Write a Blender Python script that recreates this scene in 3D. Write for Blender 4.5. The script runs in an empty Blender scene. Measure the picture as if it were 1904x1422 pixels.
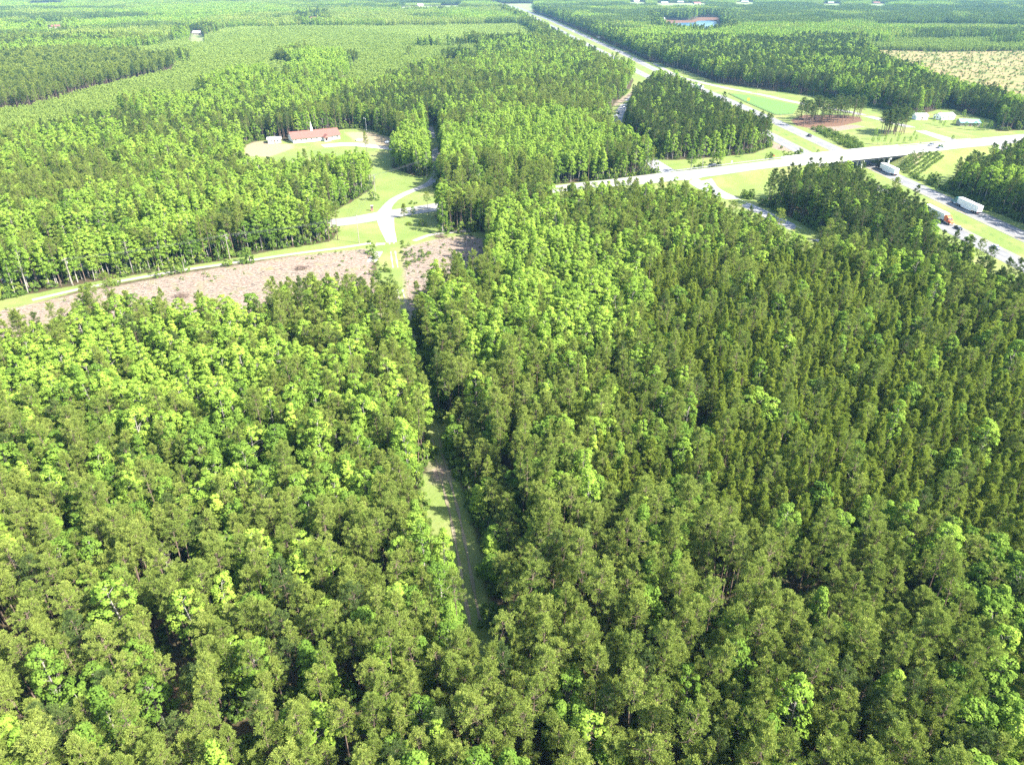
import bpy, math, random
import numpy as np
from mathutils import Vector, Matrix

random.seed(7)
rng = np.random.default_rng(7)
R = math.radians
scene = bpy.context.scene
C = scene.collection

# ------------------------------------------------------------------ camera
IW, IH, F = 1904.0, 1422.0, 1319.0
CAMH, PITCH = 102.0, R(30.0)
cam_d = bpy.data.cameras.new('camera')
cam = bpy.data.objects.new('camera', cam_d)
C.objects.link(cam)
cam_d.sensor_fit = 'HORIZONTAL'
cam_d.sensor_width = 36.0
cam_d.lens = 36.0 * F / IW
cam_d.clip_start = 0.5
cam_d.clip_end = 60000
cam.location = (0, 0, CAMH)
cam.rotation_euler = (R(90) - PITCH, 0, 0)
scene.camera = cam

# ------------------------------------------------------------------ light
SUN_EL = R(43)
SUN_DIR = Vector((math.cos(R(-22)) * math.cos(SUN_EL), math.sin(R(-22)) * math.cos(SUN_EL), math.sin(SUN_EL)))
world = bpy.data.worlds.new('World')
scene.world = world
world.use_nodes = True
wn, wl = world.node_tree.nodes, world.node_tree.links
wn.clear()
sky = wn.new('ShaderNodeTexSky')
sky.sky_type = 'NISHITA'
sky.sun_disc = False
sky.sun_elevation = SUN_EL
sky.sun_rotation = math.atan2(SUN_DIR.x, SUN_DIR.y)
sky.air_density = 1.0
sky.dust_density = 1.5
sky.ozone_density = 1.0
bg = wn.new('ShaderNodeBackground')
bg.inputs['Strength'].default_value = 0.12
wo = wn.new('ShaderNodeOutputWorld')
wl.new(sky.outputs[0], bg.inputs[0])
wl.new(bg.outputs[0], wo.inputs[0])
sun_d = bpy.data.lights.new('sun', 'SUN')
sun_d.energy = 5.0
sun_d.angle = R(0.6)
sun_d.color = (1.0, 0.95, 0.86)
sun = bpy.data.objects.new('sun', sun_d)
C.objects.link(sun)
sun.rotation_euler = SUN_DIR.to_track_quat('Z', 'Y').to_euler()
scene.view_settings.view_transform = 'Standard'
scene.view_settings.look = 'None'
scene.view_settings.gamma = 1
scene.view_settings.use_curve_mapping = False
scene.view_settings.exposure = 1.98
scene.render.engine = 'CYCLES'
scene.cycles.max_bounces = 6
scene.cycles.diffuse_bounces = 3
scene.cycles.transmission_bounces = 3
scene.cycles.transparent_max_bounces = 4
scene.cycles.volume_bounces = 0
scene.cycles.use_denoising = False

# ------------------------------------------------------------------ measuring: photograph pixel -> place on a level plane
CP, SP = math.cos(PITCH), math.sin(PITCH)
def P(px, py, z=0.0):
    yu = IH / 2 - py
    d = F * SP - yu * CP
    k = (CAMH - z) / d
    return np.array([(px - IW / 2) * k, (F * CP + yu * SP) * k])
def PS(pts):
    return np.array([P(*p) for p in pts])
def project(X, Y, Z):
    dz = Z - CAMH
    dep = Y * CP - dz * SP
    up = Y * SP + dz * CP
    return IW / 2 + F * X / dep, IH / 2 - F * up / dep, dep

# ------------------------------------------------------------------ numpy geometry
def in_poly(X, Y, poly):
    c = np.zeros(X.shape, bool)
    n = len(poly)
    for i in range(n):
        x1, y1 = poly[i]; x2, y2 = poly[(i + 1) % n]
        if y1 == y2: continue
        m = ((y1 > Y) != (y2 > Y)) & (X < (x2 - x1) * (Y - y1) / (y2 - y1) + x1)
        c ^= m
    return c
def d_seg(X, Y, a, b):
    ab = b - a; L = max(1e-9, float(ab @ ab))
    t = np.clip(((X - a[0]) * ab[0] + (Y - a[1]) * ab[1]) / L, 0, 1)
    return np.hypot(X - a[0] - t * ab[0], Y - a[1] - t * ab[1]), t
def sdf(X, Y, poly):
    d = np.full(X.shape, 1e9)
    for i in range(len(poly)):
        d = np.minimum(d, d_seg(X, Y, poly[i], poly[(i + 1) % len(poly)])[0])
    return np.where(in_poly(X, Y, poly), d, -d)
def d_line(X, Y, pl):
    d = np.full(X.shape, 1e9); v = np.zeros(X.shape)
    for i in range(len(pl) - 1):
        di, t = d_seg(X, Y, pl[i][:2], pl[i + 1][:2])
        m = di < d
        d = np.where(m, di, d); v = np.where(m, i + t, v)
    return d, v
def smooth(pl, step=6.0):
    """Catmull-Rom through the points (any number of columns), resampled about every step metres."""
    pl = np.array(pl, float); out = []
    n = len(pl)
    for i in range(n - 1):
        p0 = pl[max(i - 1, 0)]; p1 = pl[i]; p2 = pl[i + 1]; p3 = pl[min(i + 2, n - 1)]
        k = max(2, int(np.hypot(*(p2 - p1)[:2]) / step))
        for t in np.arange(k) / k:
            out.append(0.5 * (2 * p1 + (p2 - p0) * t + (2 * p0 - 5 * p1 + 4 * p2 - p3) * t * t + (3 * p1 - p0 - 3 * p2 + p3) * t ** 3))
    out.append(pl[-1])
    return np.array(out)
def hashn(X, Y, s, seed=0):
    """smooth value noise 0..1"""
    x = X / s; y = Y / s
    xi = np.floor(x).astype(int); yi = np.floor(y).astype(int)
    fx = x - xi; fy = y - yi
    fx = fx * fx * (3 - 2 * fx); fy = fy * fy * (3 - 2 * fy)
    def h(a, b):
        v = np.sin(a * 127.1 + b * 311.7 + seed * 74.7) * 43758.5453
        return v - np.floor(v)
    return (h(xi, yi) * (1 - fx) + h(xi + 1, yi) * fx) * (1 - fy) + (h(xi, yi + 1) * (1 - fx) + h(xi + 1, yi + 1) * fx) * fy

# ------------------------------------------------------------------ roads as polylines x, y, z, width
def road(pts):   # px, py, z, width
    return smooth([list(P(p[0], p[1], p[2])) + [p[2], p[3]] for p in pts])
OVER = road([(-700, 660, 0, 12), (-300, 580, 0, 12), (0, 518, 0, 12), (300, 464, 0, 12), (500, 433, 0, 12), (575, 420, 0, 12), (663, 409.5, 0, 12), (715, 400, 0, 13),
             (794, 388, 0, 12), (850, 378, 0, 12), (950, 363, 0, 12), (1040, 351, .3, 12), (1100, 344, .8, 13), (1174, 337, 1.5, 16), (1227, 331, 2, 18),
             (1333, 318.5, 3.4, 16.5), (1397, 310, 4.6, 15), (1492, 298.7, 6.4, 17), (1567, 290.5, 6.8, 18.5), (1640, 283, 6.8, 19), (1714, 276.4, 6.5, 18.5),
             (1777, 269.5, 6, 18), (1854, 262, 5, 20), (1904, 257, 4.5, 20), (2000, 248, 4, 16), (2200, 233, 2, 12), (2600, 212, 0, 12)])
INTER = smooth(np.array([[241, -160], [236, 0], [228, 150], list(P(1830.5, 430)), list(P(1502, 270)), [187, 690], list(P(1211, 136)), list(P(1145, 101)),
                list(P(1097.6, 78.8)), list(P(1012.5, 37.8)), list(P(987, 28)), [-30, 2900], [-330, 4100], [-700, 5600]], float), 14)
def offset(pl, off):
    t = np.gradient(pl[:, :2], axis=0); t /= np.linalg.norm(t, axis=1)[:, None]
    return pl[:, :2] + np.stack([t[:, 1], -t[:, 0]], 1) * off
FARC, NEARC = offset(INTER, 12.6), offset(INTER, -12.6)
RAMP_NW = road([(1215, 139, 0, 5), (1222, 150, 0, 9), (1203, 165, 0, 8), (1178, 180, 0, 7.5), (1159, 199, 0, 7.5), (1147, 230, .2, 7.5), (1163, 262, .6, 7.5), (1205, 291, 1.2, 9), (1245, 317, 2, 14), (1275, 326, 2.6, 16)])
RAMP_SW = road([(1262, 326, 2.6, 16), (1300, 335, 2, 15), (1333, 353, 1.2, 9), (1372, 372, .6, 7.5), (1410, 391, .2, 7.5), (1485, 428, 0, 7.5), (1565, 465, 0, 7.5), (1690, 523, 0, 7.5), (1875, 577, 0, 7.5), (2060, 610, 0, 7.5), (2500, 900, 0, 7)])
RAMP_NE = road([(1215, 118, 0, 4), (1257, 141, 0, 8), (1294.5, 151.5, 0, 7.5), (1351, 164.5, 0, 7.5), (1408, 175, 0, 7.5), (1488, 192, .2, 7.5), (1574, 206, .6, 7.5), (1611, 213.5, 1, 8), (1694, 231.5, 2.2, 8), (1724, 239, 3, 9), (1795, 254, 4.8, 14), (1850, 262, 5, 16)])
RAMP_SE = road([(1820, 262, 5.4, 16), (1850, 270, 4.4, 12), (1869, 280, 3.5, 8), (1905, 300, 2, 8), (1990, 350, 0, 8), (2100, 420, 0, 8), (2250, 560, 0, 8)])
DRIVE = road([(714, 400, 0, 9), (718, 387, 0, 5.5), (733, 371, 0, 4.8), (760, 357.5, 0, 4.6), (783, 348.5, 0, 4.6), (803, 338, 0, 5), (812, 318, 0, 4.4), (810, 290, 0, 4.2), (806, 262, 0, 4), (800, 235, 0, 4)])
CHURCH_DRIVE = road([(810, 292, 0, 5), (770, 284, 0, 5), (725, 277, 0, 6), (690, 272, 0, 9), (650, 268, 0, 12), (600, 272, 0, 10)])
TRACK = smooth(np.array([list(P(*p)) for p in [(716, 404), (720, 425), (728, 450), (734, 490), (744, 540), (759, 600), (777, 680), (800, 770), (817, 850), (832, 905), (846, 960), (856, 1010), (868, 1075), (880, 1140), (905, 1250)]]), 3)

def overpass_z(X, Y):
    d, v = d_line(X, Y, OVER)
    i = np.clip(v.astype(int), 0, len(OVER) - 2); t = v - i
    z = OVER[i, 2] * (1 - t) + OVER[i + 1, 2] * t
    w = OVER[i, 3] * (1 - t) + OVER[i + 1, 3] * t
    return z, np.maximum(0, d - w / 2 - 1.5)
def terrain(X, Y):
    X = np.asarray(X, float); Y = np.asarray(Y, float)
    z = np.zeros(X.shape)
    m = (X > 20) & (X < 900) & (Y > 330) & (Y < 700)
    if m.any():
        rz, dd = overpass_z(X[m], Y[m])
        e = np.clip(rz - dd / 2.6, 0, None)
        di, _ = d_line(X[m], Y[m], INTER)
        z[m] = np.minimum(e, np.clip((di - 22) / 1.8, 0, None))
    return z
def tz(x, y): return float(terrain(np.array([x]), np.array([y]))[0])

# ------------------------------------------------------------------ ground classes (polygons measured on the photograph)
T = 15.5   # level of the near tree tops that hide the close side of an opening
POLY = {}
POLY['grass'] = [
    PS([(-300, 640), (0, 558), (180, 523), (400, 487), (520, 464), (600, 452), (618, 447), (634, 424), (690, 415), (705, 404), (735, 404), (775, 396), (806, 396), (814, 415), (818, 436), (900, 430), (905, 450), (905, 478, 14), (840, 480, 14), (775, 520, 12), (748, 560, 12), (735, 560, 12), (690, 540, 13), (700, 470), (540, 476), (350, 503), (150, 540), (0, 585), (-300, 680)]),
    PS([(622, 392), (650, 378), (690, 352), (700, 335), (700, 300), (690, 290, 14), (600, 294, 14), (530, 300, 14), (500, 310, 12), (470, 308, 12), (448, 296), (455, 272), (480, 262), (540, 262), (640, 240), (685, 240), (740, 262), (735, 280), (728, 312), (770, 327), (812, 330), (808, 350), (822, 375), (840, 392), (700, 410), (640, 412), (560, 425), (500, 440), (470, 441), (500, 425), (560, 410)]),
    PS([(820, 860), (782, 885), (784, 945), (808, 1010), (836, 1090), (905, 1110), (900, 1040), (872, 960), (848, 880), (835, 860)]),
    PS([(1322, 345, 1.5), (1372, 372, .6), (1410, 391, .2), (1485, 428), (1530, 449), (1510, 450, 15), (1470, 434, 15), (1450, 414, 13), (1400, 400, 13), (1372, 388, 14), (1340, 364, 14)]),
    # interchange
    PS([(1030, 352, .5), (1100, 340, 1), (1230, 325, 2), (1320, 330, 2.5), (1365, 365), (1358, 376, 13), (1312, 354, 14), (1285, 343, 14), (1219, 342, 14), (1150, 345, 14), (1100, 350, 14), (1030, 359, 14)]),
    PS([(1205, 118), (1270, 130), (1335, 155), (1398, 163), (1500, 177), (1560, 186), (1640, 203), (1700, 218), (1730, 208), (1760, 200), (1800, 212), (1850, 225), (1850, 245), (1904, 242), (2100, 238), (2100, 270), (1904, 268, 12), (1850, 285, 13), (1800, 292, 13), (1760, 318, 10), (1740, 335), (1700, 335), (1650, 330), (1570, 300), (1500, 285), (1440, 262), (1230, 150)]),
    PS([(1170, 116), (1222, 148), (1190, 160), (1178, 178), (1140, 200), (1130, 205), (1150, 190), (1172, 165), (1178, 150)]),
    PS([(1210, 296), (1250, 298), (1300, 295), (1400, 286), (1445, 268), (1520, 290), (1500, 300), (1400, 312), (1300, 320), (1235, 322)]),
    PS([(1322, 330), (1345, 318), (1480, 306), (1560, 300), (1580, 310), (1500, 330), (1420, 345), (1400, 365), (1365, 358)]),
]
POLY['dirt'] = [
    PS([(-300, 700), (0, 578), (150, 544), (350, 507), (540, 477), (685, 462), (692, 490), (700, 525, 13), (640, 528, 14), (590, 525, 14), (520, 540, 14), (440, 565, 14), (330, 562, 14), (240, 560, 14), (160, 556, 14), (100, 594, 14), (0, 612, 14), (-300, 680, 14)]),
    PS([(748, 462), (800, 447), (870, 436), (900, 445), (905, 478, 14), (840, 482, 14), (775, 524, 12), (756, 540, 12), (750, 520)]),
    PS([(1500, 236), (1590, 232), (1610, 236), (1560, 244), (1515, 246)]),
    PS([(1700, 293), (1722, 290), (1726, 296), (1712, 304), (1700, 318), (1692, 310)]),
    PS([(1432, 262), (1475, 278), (1470, 284), (1436, 276)]),
    PS([(1140, 196), (1150, 186), (1172, 172), (1184, 160), (1192, 160), (1180, 176), (1160, 190), (1142, 200)]),
    PS([(794, 860), (834, 862), (844, 888), (806, 900)]),
]
POLY['sandlot'] = [
    PS([(455, 270), (480, 262), (520, 268), (545, 268), (545, 276), (500, 292), (452, 290)]),
    PS([(640, 246), (690, 246), (735, 260), (730, 276), (690, 270), (660, 262)]),
]
POLY['scrub'] = [PS([(1590, 92), (1750, 97), (1904, 95), (2250, 95), (2500, 250, 12), (1940, 200, 12), (1870, 175, 13), (1800, 158, 13), (1757, 150, 13), (1700, 126, 13), (1640, 106, 13)])]
POLY['lawn'] = [PS([(1353, 173.5), (1400, 178), (1486, 196.5), (1474, 212), (1442, 213.5), (1389, 191)])]
POLY['straw'] = [PS([(1470, 224), (1480, 234), (1500, 238), (1560, 235), (1604, 226), (1600, 218), (1560, 214), (1490, 214)])]
POLY['field'] = [PS([(745, 19, 13), (850, 16, 13), (858, 10.5), (790, 11.5), (745, 13.5)]), PS([(935, 14, 13), (990, 13, 13), (990, 7), (935, 8)]), PS([(1172, 9, 14), (1198, 9, 14), (1198, 4), (1172, 4)]), PS([(1222, 12, 14), (1312, 12, 14), (1312, 6.5), (1222, 6)]), PS([(1368, 10, 14), (1402, 10, 14), (1402, 4), (1368, 4.5)]),
                 PS([(1530, 12, 14), (1562, 12, 14), (1562, 7), (1530, 7)]), PS([(1618, 12, 14), (1645, 12, 14), (1645, 7), (1618, 7)]), PS([(80, 60, 13), (120, 57, 13), (120, 50), (90, 51)]), PS([(350, 71, 13), (378, 69, 13), (378, 62), (355, 63)]), PS([(572, 41, 13), (592, 38, 13), (590, 34), (574, 35)]), PS([(60, 10, 13), (110, 8, 13), (110, 5), (60, 6)])]
POLY['straw'].append(PS([(1225, 37), (1255, 38), (1285, 38.5), (1300, 32.5), (1345, 33), (1345, 37), (1300, 38), (1290, 41.5), (1262, 42), (1225, 44)]))
for cx_, cy_, r_ in [(335, 1250, 3.4), (305, 1120, 2.8), (28, 1045, 3.2), (290, 1385, 3), (660, 1330, 3.4), (548, 1330, 2.8), (372, 1110, 2.4), (1480, 1150, 3), (60, 1215, 3), (1385, 1030, 2.6), (1320, 1140, 2.4), (450, 1400, 2.5), (150, 1330, 2.4), (1240, 1400, 2.6)]:
    c_ = P(cx_, cy_, 3); POLY['straw'].append(np.array([c_ + np.array([math.cos(a_) * r_ * .55, math.sin(a_) * r_ * .9 - .6]) * (1 + .2 * math.sin(3 * a_ + cx_)) for a_ in np.linspace(0, 6.283, 11)[:-1]]))
LAKE = PS([(1236, 44), (1262, 41.5), (1290, 41), (1296, 38), (1322, 37.5), (1334, 39), (1342, 49, 12), (1330, 51, 14), (1300, 54, 14), (1265, 52, 14), (1240, 48, 12)])

# woods inside the interchange
NWWOOD = PS([(1165, 200), (1172, 190), (1205, 172), (1232, 176), (1300, 200), (1400, 238), (1436, 262), (1440, 272), (1400, 283), (1300, 293), (1252, 296), (1218, 288), (1172, 262), (1158, 235)])
sw_l = offset(RAMP_SW, -6.5)
sw_left = [p for p in sw_l if 120 < p[1] < 372]
SWWOOD = np.array([p for p in sorted(sw_left, key=lambda p: p[1])] + [P(1402, 350, 3), P(1406, 337, 14), P(1440, 322, 14), P(1500, 313, 14), P(1560, 304, 14), P(1600, 308, 14), P(1650, 343, 14), P(1700, 364, 14), P(1738, 384, 14), P(1762, 438, 14), P(1798, 454, 14), P(1856, 478, 14), P(1904, 503, 14), P(2000, 560, 14), P(2300, 760, 14)])
WEDGE = np.vstack([np.array(sorted(sw_left, key=lambda p: p[1])), [P(1322, 330, 3)], [P(1560, 292, 5)], [p for p in sorted(INTER, key=lambda p: -p[1]) if 120 < p[1] < 440]])

# ------------------------------------------------------------------ materials
def new_mat(name):
    m = bpy.data.materials.new(name); m.use_nodes = True
    nt = m.node_tree; nt.nodes.clear()
    out = nt.nodes.new('ShaderNodeOutputMaterial')
    return m, nt, out
class N:
    def __init__(s, nt): s.nt = nt
    def val(s, sock, v):
        if isinstance(v, bpy.types.NodeSocket): s.nt.links.new(v, sock)
        elif v is not None:
            if sock.type == 'RGBA' and len(v) == 3: v = (*v, 1)
            sock.default_value = v
    def math(s, op, a, b=None, clamp=False):
        n = s.nt.nodes.new('ShaderNodeMath'); n.operation = op; n.use_clamp = clamp
        s.val(n.inputs[0], a)
        if b is not None: s.val(n.inputs[1], b)
        return n.outputs[0]
    def mix(s, f, a, b, mode='MIX'):
        n = s.nt.nodes.new('ShaderNodeMix'); n.data_type = 'RGBA'; n.blend_type = mode
        s.val(n.inputs['Factor'], f)
        s.val([i for i in n.inputs if i.name == 'A' and i.type == 'RGBA'][0], a)
        s.val([i for i in n.inputs if i.name == 'B' and i.type == 'RGBA'][0], b)
        return [o for o in n.outputs if o.type == 'RGBA'][0]
    def noise(s, scale, detail=2, rough=.5, vec=None):
        n = s.nt.nodes.new('ShaderNodeTexNoise'); n.inputs['Scale'].default_value = scale
        n.inputs['Detail'].default_value = detail; n.inputs['Roughness'].default_value = rough
        if vec is not None: s.nt.links.new(vec, n.inputs['Vector'])
        return n.outputs[0]
    def attr(s, name, typ='GEOMETRY'):
        n = s.nt.nodes.new('ShaderNodeAttribute'); n.attribute_name = name; n.attribute_type = typ
        return n.outputs['Fac']
    def pos(s):
        return s.nt.nodes.new('ShaderNodeNewGeometry').outputs['Position']
    def ramp(s, f, lo, hi):
        n = s.nt.nodes.new('ShaderNodeMapRange'); s.val(n.inputs[0], f)
        n.inputs[1].default_value = lo; n.inputs[2].default_value = hi
        return n.outputs[0]
    def bsdf(s, col, rough=.8, spec=.3, metal=0):
        n = s.nt.nodes.new('ShaderNodeBsdfPrincipled')
        s.val(n.inputs['Base Color'], col); s.val(n.inputs['Roughness'], rough)
        n.inputs['Specular IOR Level'].default_value = spec; n.inputs['Metallic'].default_value = metal
        return n
MATS = {}
def plain(name, col, rough=.7, spec=.3, metal=0, var=.12, scale=1.5):
    if name in MATS: return MATS[name]
    m, nt, out = new_mat(name); n = N(nt)
    f = n.noise(scale, 3, .6, n.pos())
    c = n.mix(n.ramp(f, .3, .7), tuple(x * (1 - var) for x in col), tuple(min(1, x * (1 + var)) for x in col))
    b = n.bsdf(c, rough, spec, metal)
    nt.links.new(b.outputs[0], out.inputs[0]); MATS[name] = m
    return m
def leafmat(name, dark, light, young, patch=0.35, trans=.27):
    """foliage: individual and clump-to-clump variation, young shoots lighter (tone attribute)"""
    m, nt, out = new_mat(name); n = N(nt)
    oi = nt.nodes.new('ShaderNodeObjectInfo')
    stand = n.noise(.012, 2, .5, oi.outputs['Location'])
    f = n.math('ADD', n.math('MULTIPLY', oi.outputs['Random'], .6), n.math('MULTIPLY', n.ramp(stand, .35, .65), .5), True)
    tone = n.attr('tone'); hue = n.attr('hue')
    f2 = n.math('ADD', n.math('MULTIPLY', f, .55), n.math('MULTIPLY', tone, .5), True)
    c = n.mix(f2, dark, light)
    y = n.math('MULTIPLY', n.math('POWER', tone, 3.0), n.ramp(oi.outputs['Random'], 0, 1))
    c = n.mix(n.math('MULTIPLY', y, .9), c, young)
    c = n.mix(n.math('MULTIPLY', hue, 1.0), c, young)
    d = nt.nodes.new('ShaderNodeBsdfDiffuse'); nt.links.new(c, d.inputs[0])
    t = nt.nodes.new('ShaderNodeBsdfTranslucent')
    ct = n.mix(.5, c, (light[0] * 1.3, light[1] * 1.45, light[2] * .8)); nt.links.new(ct, t.inputs[0])
    mx = nt.nodes.new('ShaderNodeMixShader'); mx.inputs[0].default_value = trans
    nt.links.new(d.outputs[0], mx.inputs[1]); nt.links.new(t.outputs[0], mx.inputs[2])
    nt.links.new(mx.outputs[0], out.inputs[0])
    MATS[name] = m
    return m
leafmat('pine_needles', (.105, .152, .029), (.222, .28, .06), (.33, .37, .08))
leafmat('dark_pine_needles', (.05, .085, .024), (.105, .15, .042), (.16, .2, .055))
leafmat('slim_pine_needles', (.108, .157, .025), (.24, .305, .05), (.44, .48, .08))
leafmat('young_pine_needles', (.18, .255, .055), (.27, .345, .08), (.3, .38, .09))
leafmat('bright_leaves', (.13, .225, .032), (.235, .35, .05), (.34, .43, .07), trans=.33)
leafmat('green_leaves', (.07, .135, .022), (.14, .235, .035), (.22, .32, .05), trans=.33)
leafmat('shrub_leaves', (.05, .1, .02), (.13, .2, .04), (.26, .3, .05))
plain('bark_pine', (.15, .11, .085), .95, .1, var=.3, scale=4)
plain('bark_grey', (.26, .24, .21), .95, .1, var=.3, scale=4)
plain('dead_wood', (.27, .235, .2), .95, .1, var=.3, scale=3)

# ground
m, nt, out = new_mat('ground'); n = N(nt); pos = n.pos()
wob = n.math('MULTIPLY', n.math('SUBTRACT', n.noise(.25, 4, .65, pos), .5), 9.0)
n1, n2, n3 = n.noise(.06, 4, .6, pos), n.noise(.9, 5, .7, pos), n.noise(4.0, 3, .7, pos)
n4 = n.noise(.018, 3, .55, pos)
forest = n.mix(n.ramp(n1, .38, .62), (.06, .045, .025), (.032, .05, .018))
forest = n.mix(n.ramp(n2, .35, .7), forest, (.085, .06, .035))
# beyond the built trees the sheet carries the colour of distant woods
sepp = nt.nodes.new('ShaderNodeSeparateXYZ'); nt.links.new(pos, sepp.inputs[0])
farwood = n.mix(n.ramp(n4, .4, .6), (.06, .1, .035), (.09, .14, .045))
forest = n.mix(n.ramp(sepp.outputs[1], 4300, 5200), forest, farwood)
grass = n.mix(n.ramp(n1, .35, .65), (.12, .175, .042), (.185, .215, .065))
grass = n.mix(n.ramp(n2, .35, .75), grass, (.13, .18, .04))
med = n.math('SUBTRACT', n.math('ABSOLUTE', n.attr('dmed')), n.math('MULTIPLY', wob, .25))
grass = n.mix(n.math('MULTIPLY', n.ramp(med, 2.2, .4), .8), grass, (.09, .15, .035))
grass = n.mix(n.math('MULTIPLY', n.ramp(n.noise(.035, 4, .65, pos), .5, .68), .55), grass, (.24, .21, .1))
grass = n.mix(n.math('MULTIPLY', n.ramp(n3, .5, .8), .35), grass, (.3, .28, .14))
dirt = n.mix(n.ramp(n1, .35, .65), (.28, .2, .16), (.25, .2, .155))
dirt = n.mix(n.ramp(n2, .42, .62), dirt, (.12, .09, .065))
dirt = n.mix(n.math('MULTIPLY', n.ramp(n.noise(.2, 5, .7, pos), .52, .66), .6), dirt, (.15, .17, .06))
dirt = n.mix(n.math('MULTIPLY', n.ramp(n3, .55, .75), .5), dirt, (.38, .33, .28))
scrub = n.mix(n.ramp(n.noise(.05, 5, .7, pos), .42, .6), (.24, .175, .085), (.13, .155, .05))
lawn = n.mix(n.ramp(n2, .3, .7), (.09, .18, .045), (.12, .21, .055))
straw = n.mix(n.ramp(n2, .35, .65), (.16, .08, .055), (.1, .07, .04))
sandlot = n.mix(n.ramp(n2, .35, .7), (.27, .21, .145), (.2, .18, .095))
field = n.mix(n.ramp(n1, .35, .65), (.2, .24, .1), (.15, .2, .08))
col = forest
for key, cc, wo_, soft in (('grass', grass, 1, .6), ('dirt', dirt, 1, 1.2), ('sandlot', sandlot, .6, 1.5), ('scrub', scrub, 2, 4), ('straw', straw, .4, 1), ('lawn', lawn, .1, .3), ('field', field, 1, 3)):
    f = n.ramp(n.math('ADD', n.attr('d_' + key), n.math('MULTIPLY', wob, wo_ * .4)), -soft, soft)
    col = n.mix(f, col, cc)
b = n.bsdf(col, .95, .1)
bump = nt.nodes.new('ShaderNodeBump'); bump.inputs['Strength'].default_value = .6; bump.inputs['Distance'].default_value = .4
nt.links.new(n2, bump.inputs['Height']); nt.links.new(bump.outputs[0], b.inputs['Normal'])
nt.links.new(b.outputs[0], out.inputs[0]); MATS['ground'] = m

def road_mat(name, a, bcol, crackcol):
    m, nt, out = new_mat(name); n = N(nt); pos = n.pos()
    c = n.mix(n.ramp(n.noise(.12, 4, .6, pos), .35, .65), a, bcol)
    c = n.mix(n.math('MULTIPLY', n.ramp(n.noise(1.3, 4, .7, pos), .5, .75), .5), c, crackcol)
    # wheel paths worn along each lane: 'lane' runs across the carriageway in metres
    lane = n.attr('lane')
    w = n.math('ABSOLUTE', n.math('SUBTRACT', n.math('FRACT', n.math('DIVIDE', lane, 1.83)), .5))
    c = n.mix(n.math('MULTIPLY', n.ramp(w, .32, .18), .28), c, tuple(x * .6 for x in a))
    b = n.bsdf(c, .85, .25); nt.links.new(b.outputs[0], out.inputs[0]); MATS[name] = m
road_mat('asphalt_pale', (.16, .16, .16), (.2, .2, .195), (.12, .12, .122))
road_mat('asphalt_old', (.22, .215, .2), (.28, .27, .25), (.18, .175, .165))
road_mat('asphalt_grey', (.22, .225, .235), (.27, .27, .28), (.17, .18, .19))
road_mat('gravel', (.35, .32, .27), (.42, .38, .32), (.27, .245, .2))
road_mat('sand', (.2, .17, .1), (.27, .23, .15), (.14, .14, .07))
plain('paint_white', (.8, .8, .78), .6)
plain('paint_yellow', (.62, .45, .08), .6)
plain('concrete', (.55, .54, .5), .85, var=.15)
plain('concrete_light', (.68, .67, .63), .85, var=.08)
plain('steel_dark', (.06, .065, .07), .6, .4)
plain('galvanised', (.45, .46, .47), .45, .5, .6)

# ------------------------------------------------------------------ mesh helpers
def mesh_np(name, V, faces_n, idx, mats, mat_idx=None, attrs=None):
    """faces_n: sizes per face (int or array), idx: flat corner indices"""
    me = bpy.data.meshes.new(name)
    V = np.asarray(V, np.float32); idx = np.asarray(idx, np.int32)
    if np.isscalar(faces_n):
        nf = len(idx) // faces_n; starts = np.arange(nf, dtype=np.int32) * faces_n
    else:
        faces_n = np.asarray(faces_n, np.int32); nf = len(faces_n)
        starts = np.concatenate([[0], np.cumsum(faces_n)[:-1]]).astype(np.int32)
    me.vertices.add(len(V)); me.vertices.foreach_set('co', V.ravel())
    me.loops.add(len(idx)); me.loops.foreach_set('vertex_index', idx)
    me.polygons.add(nf); me.polygons.foreach_set('loop_start', starts)
    for mm in mats: me.materials.append(MATS[mm])
    if mat_idx is not None: me.polygons.foreach_set('material_index', np.asarray(mat_idx, np.int32))
    for k, v in (attrs or {}).items():
        a = me.attributes.new(k, 'FLOAT', 'POINT'); a.data.foreach_set('value', np.asarray(v, np.float32))
    me.update(calc_edges=True)
    return me
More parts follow.
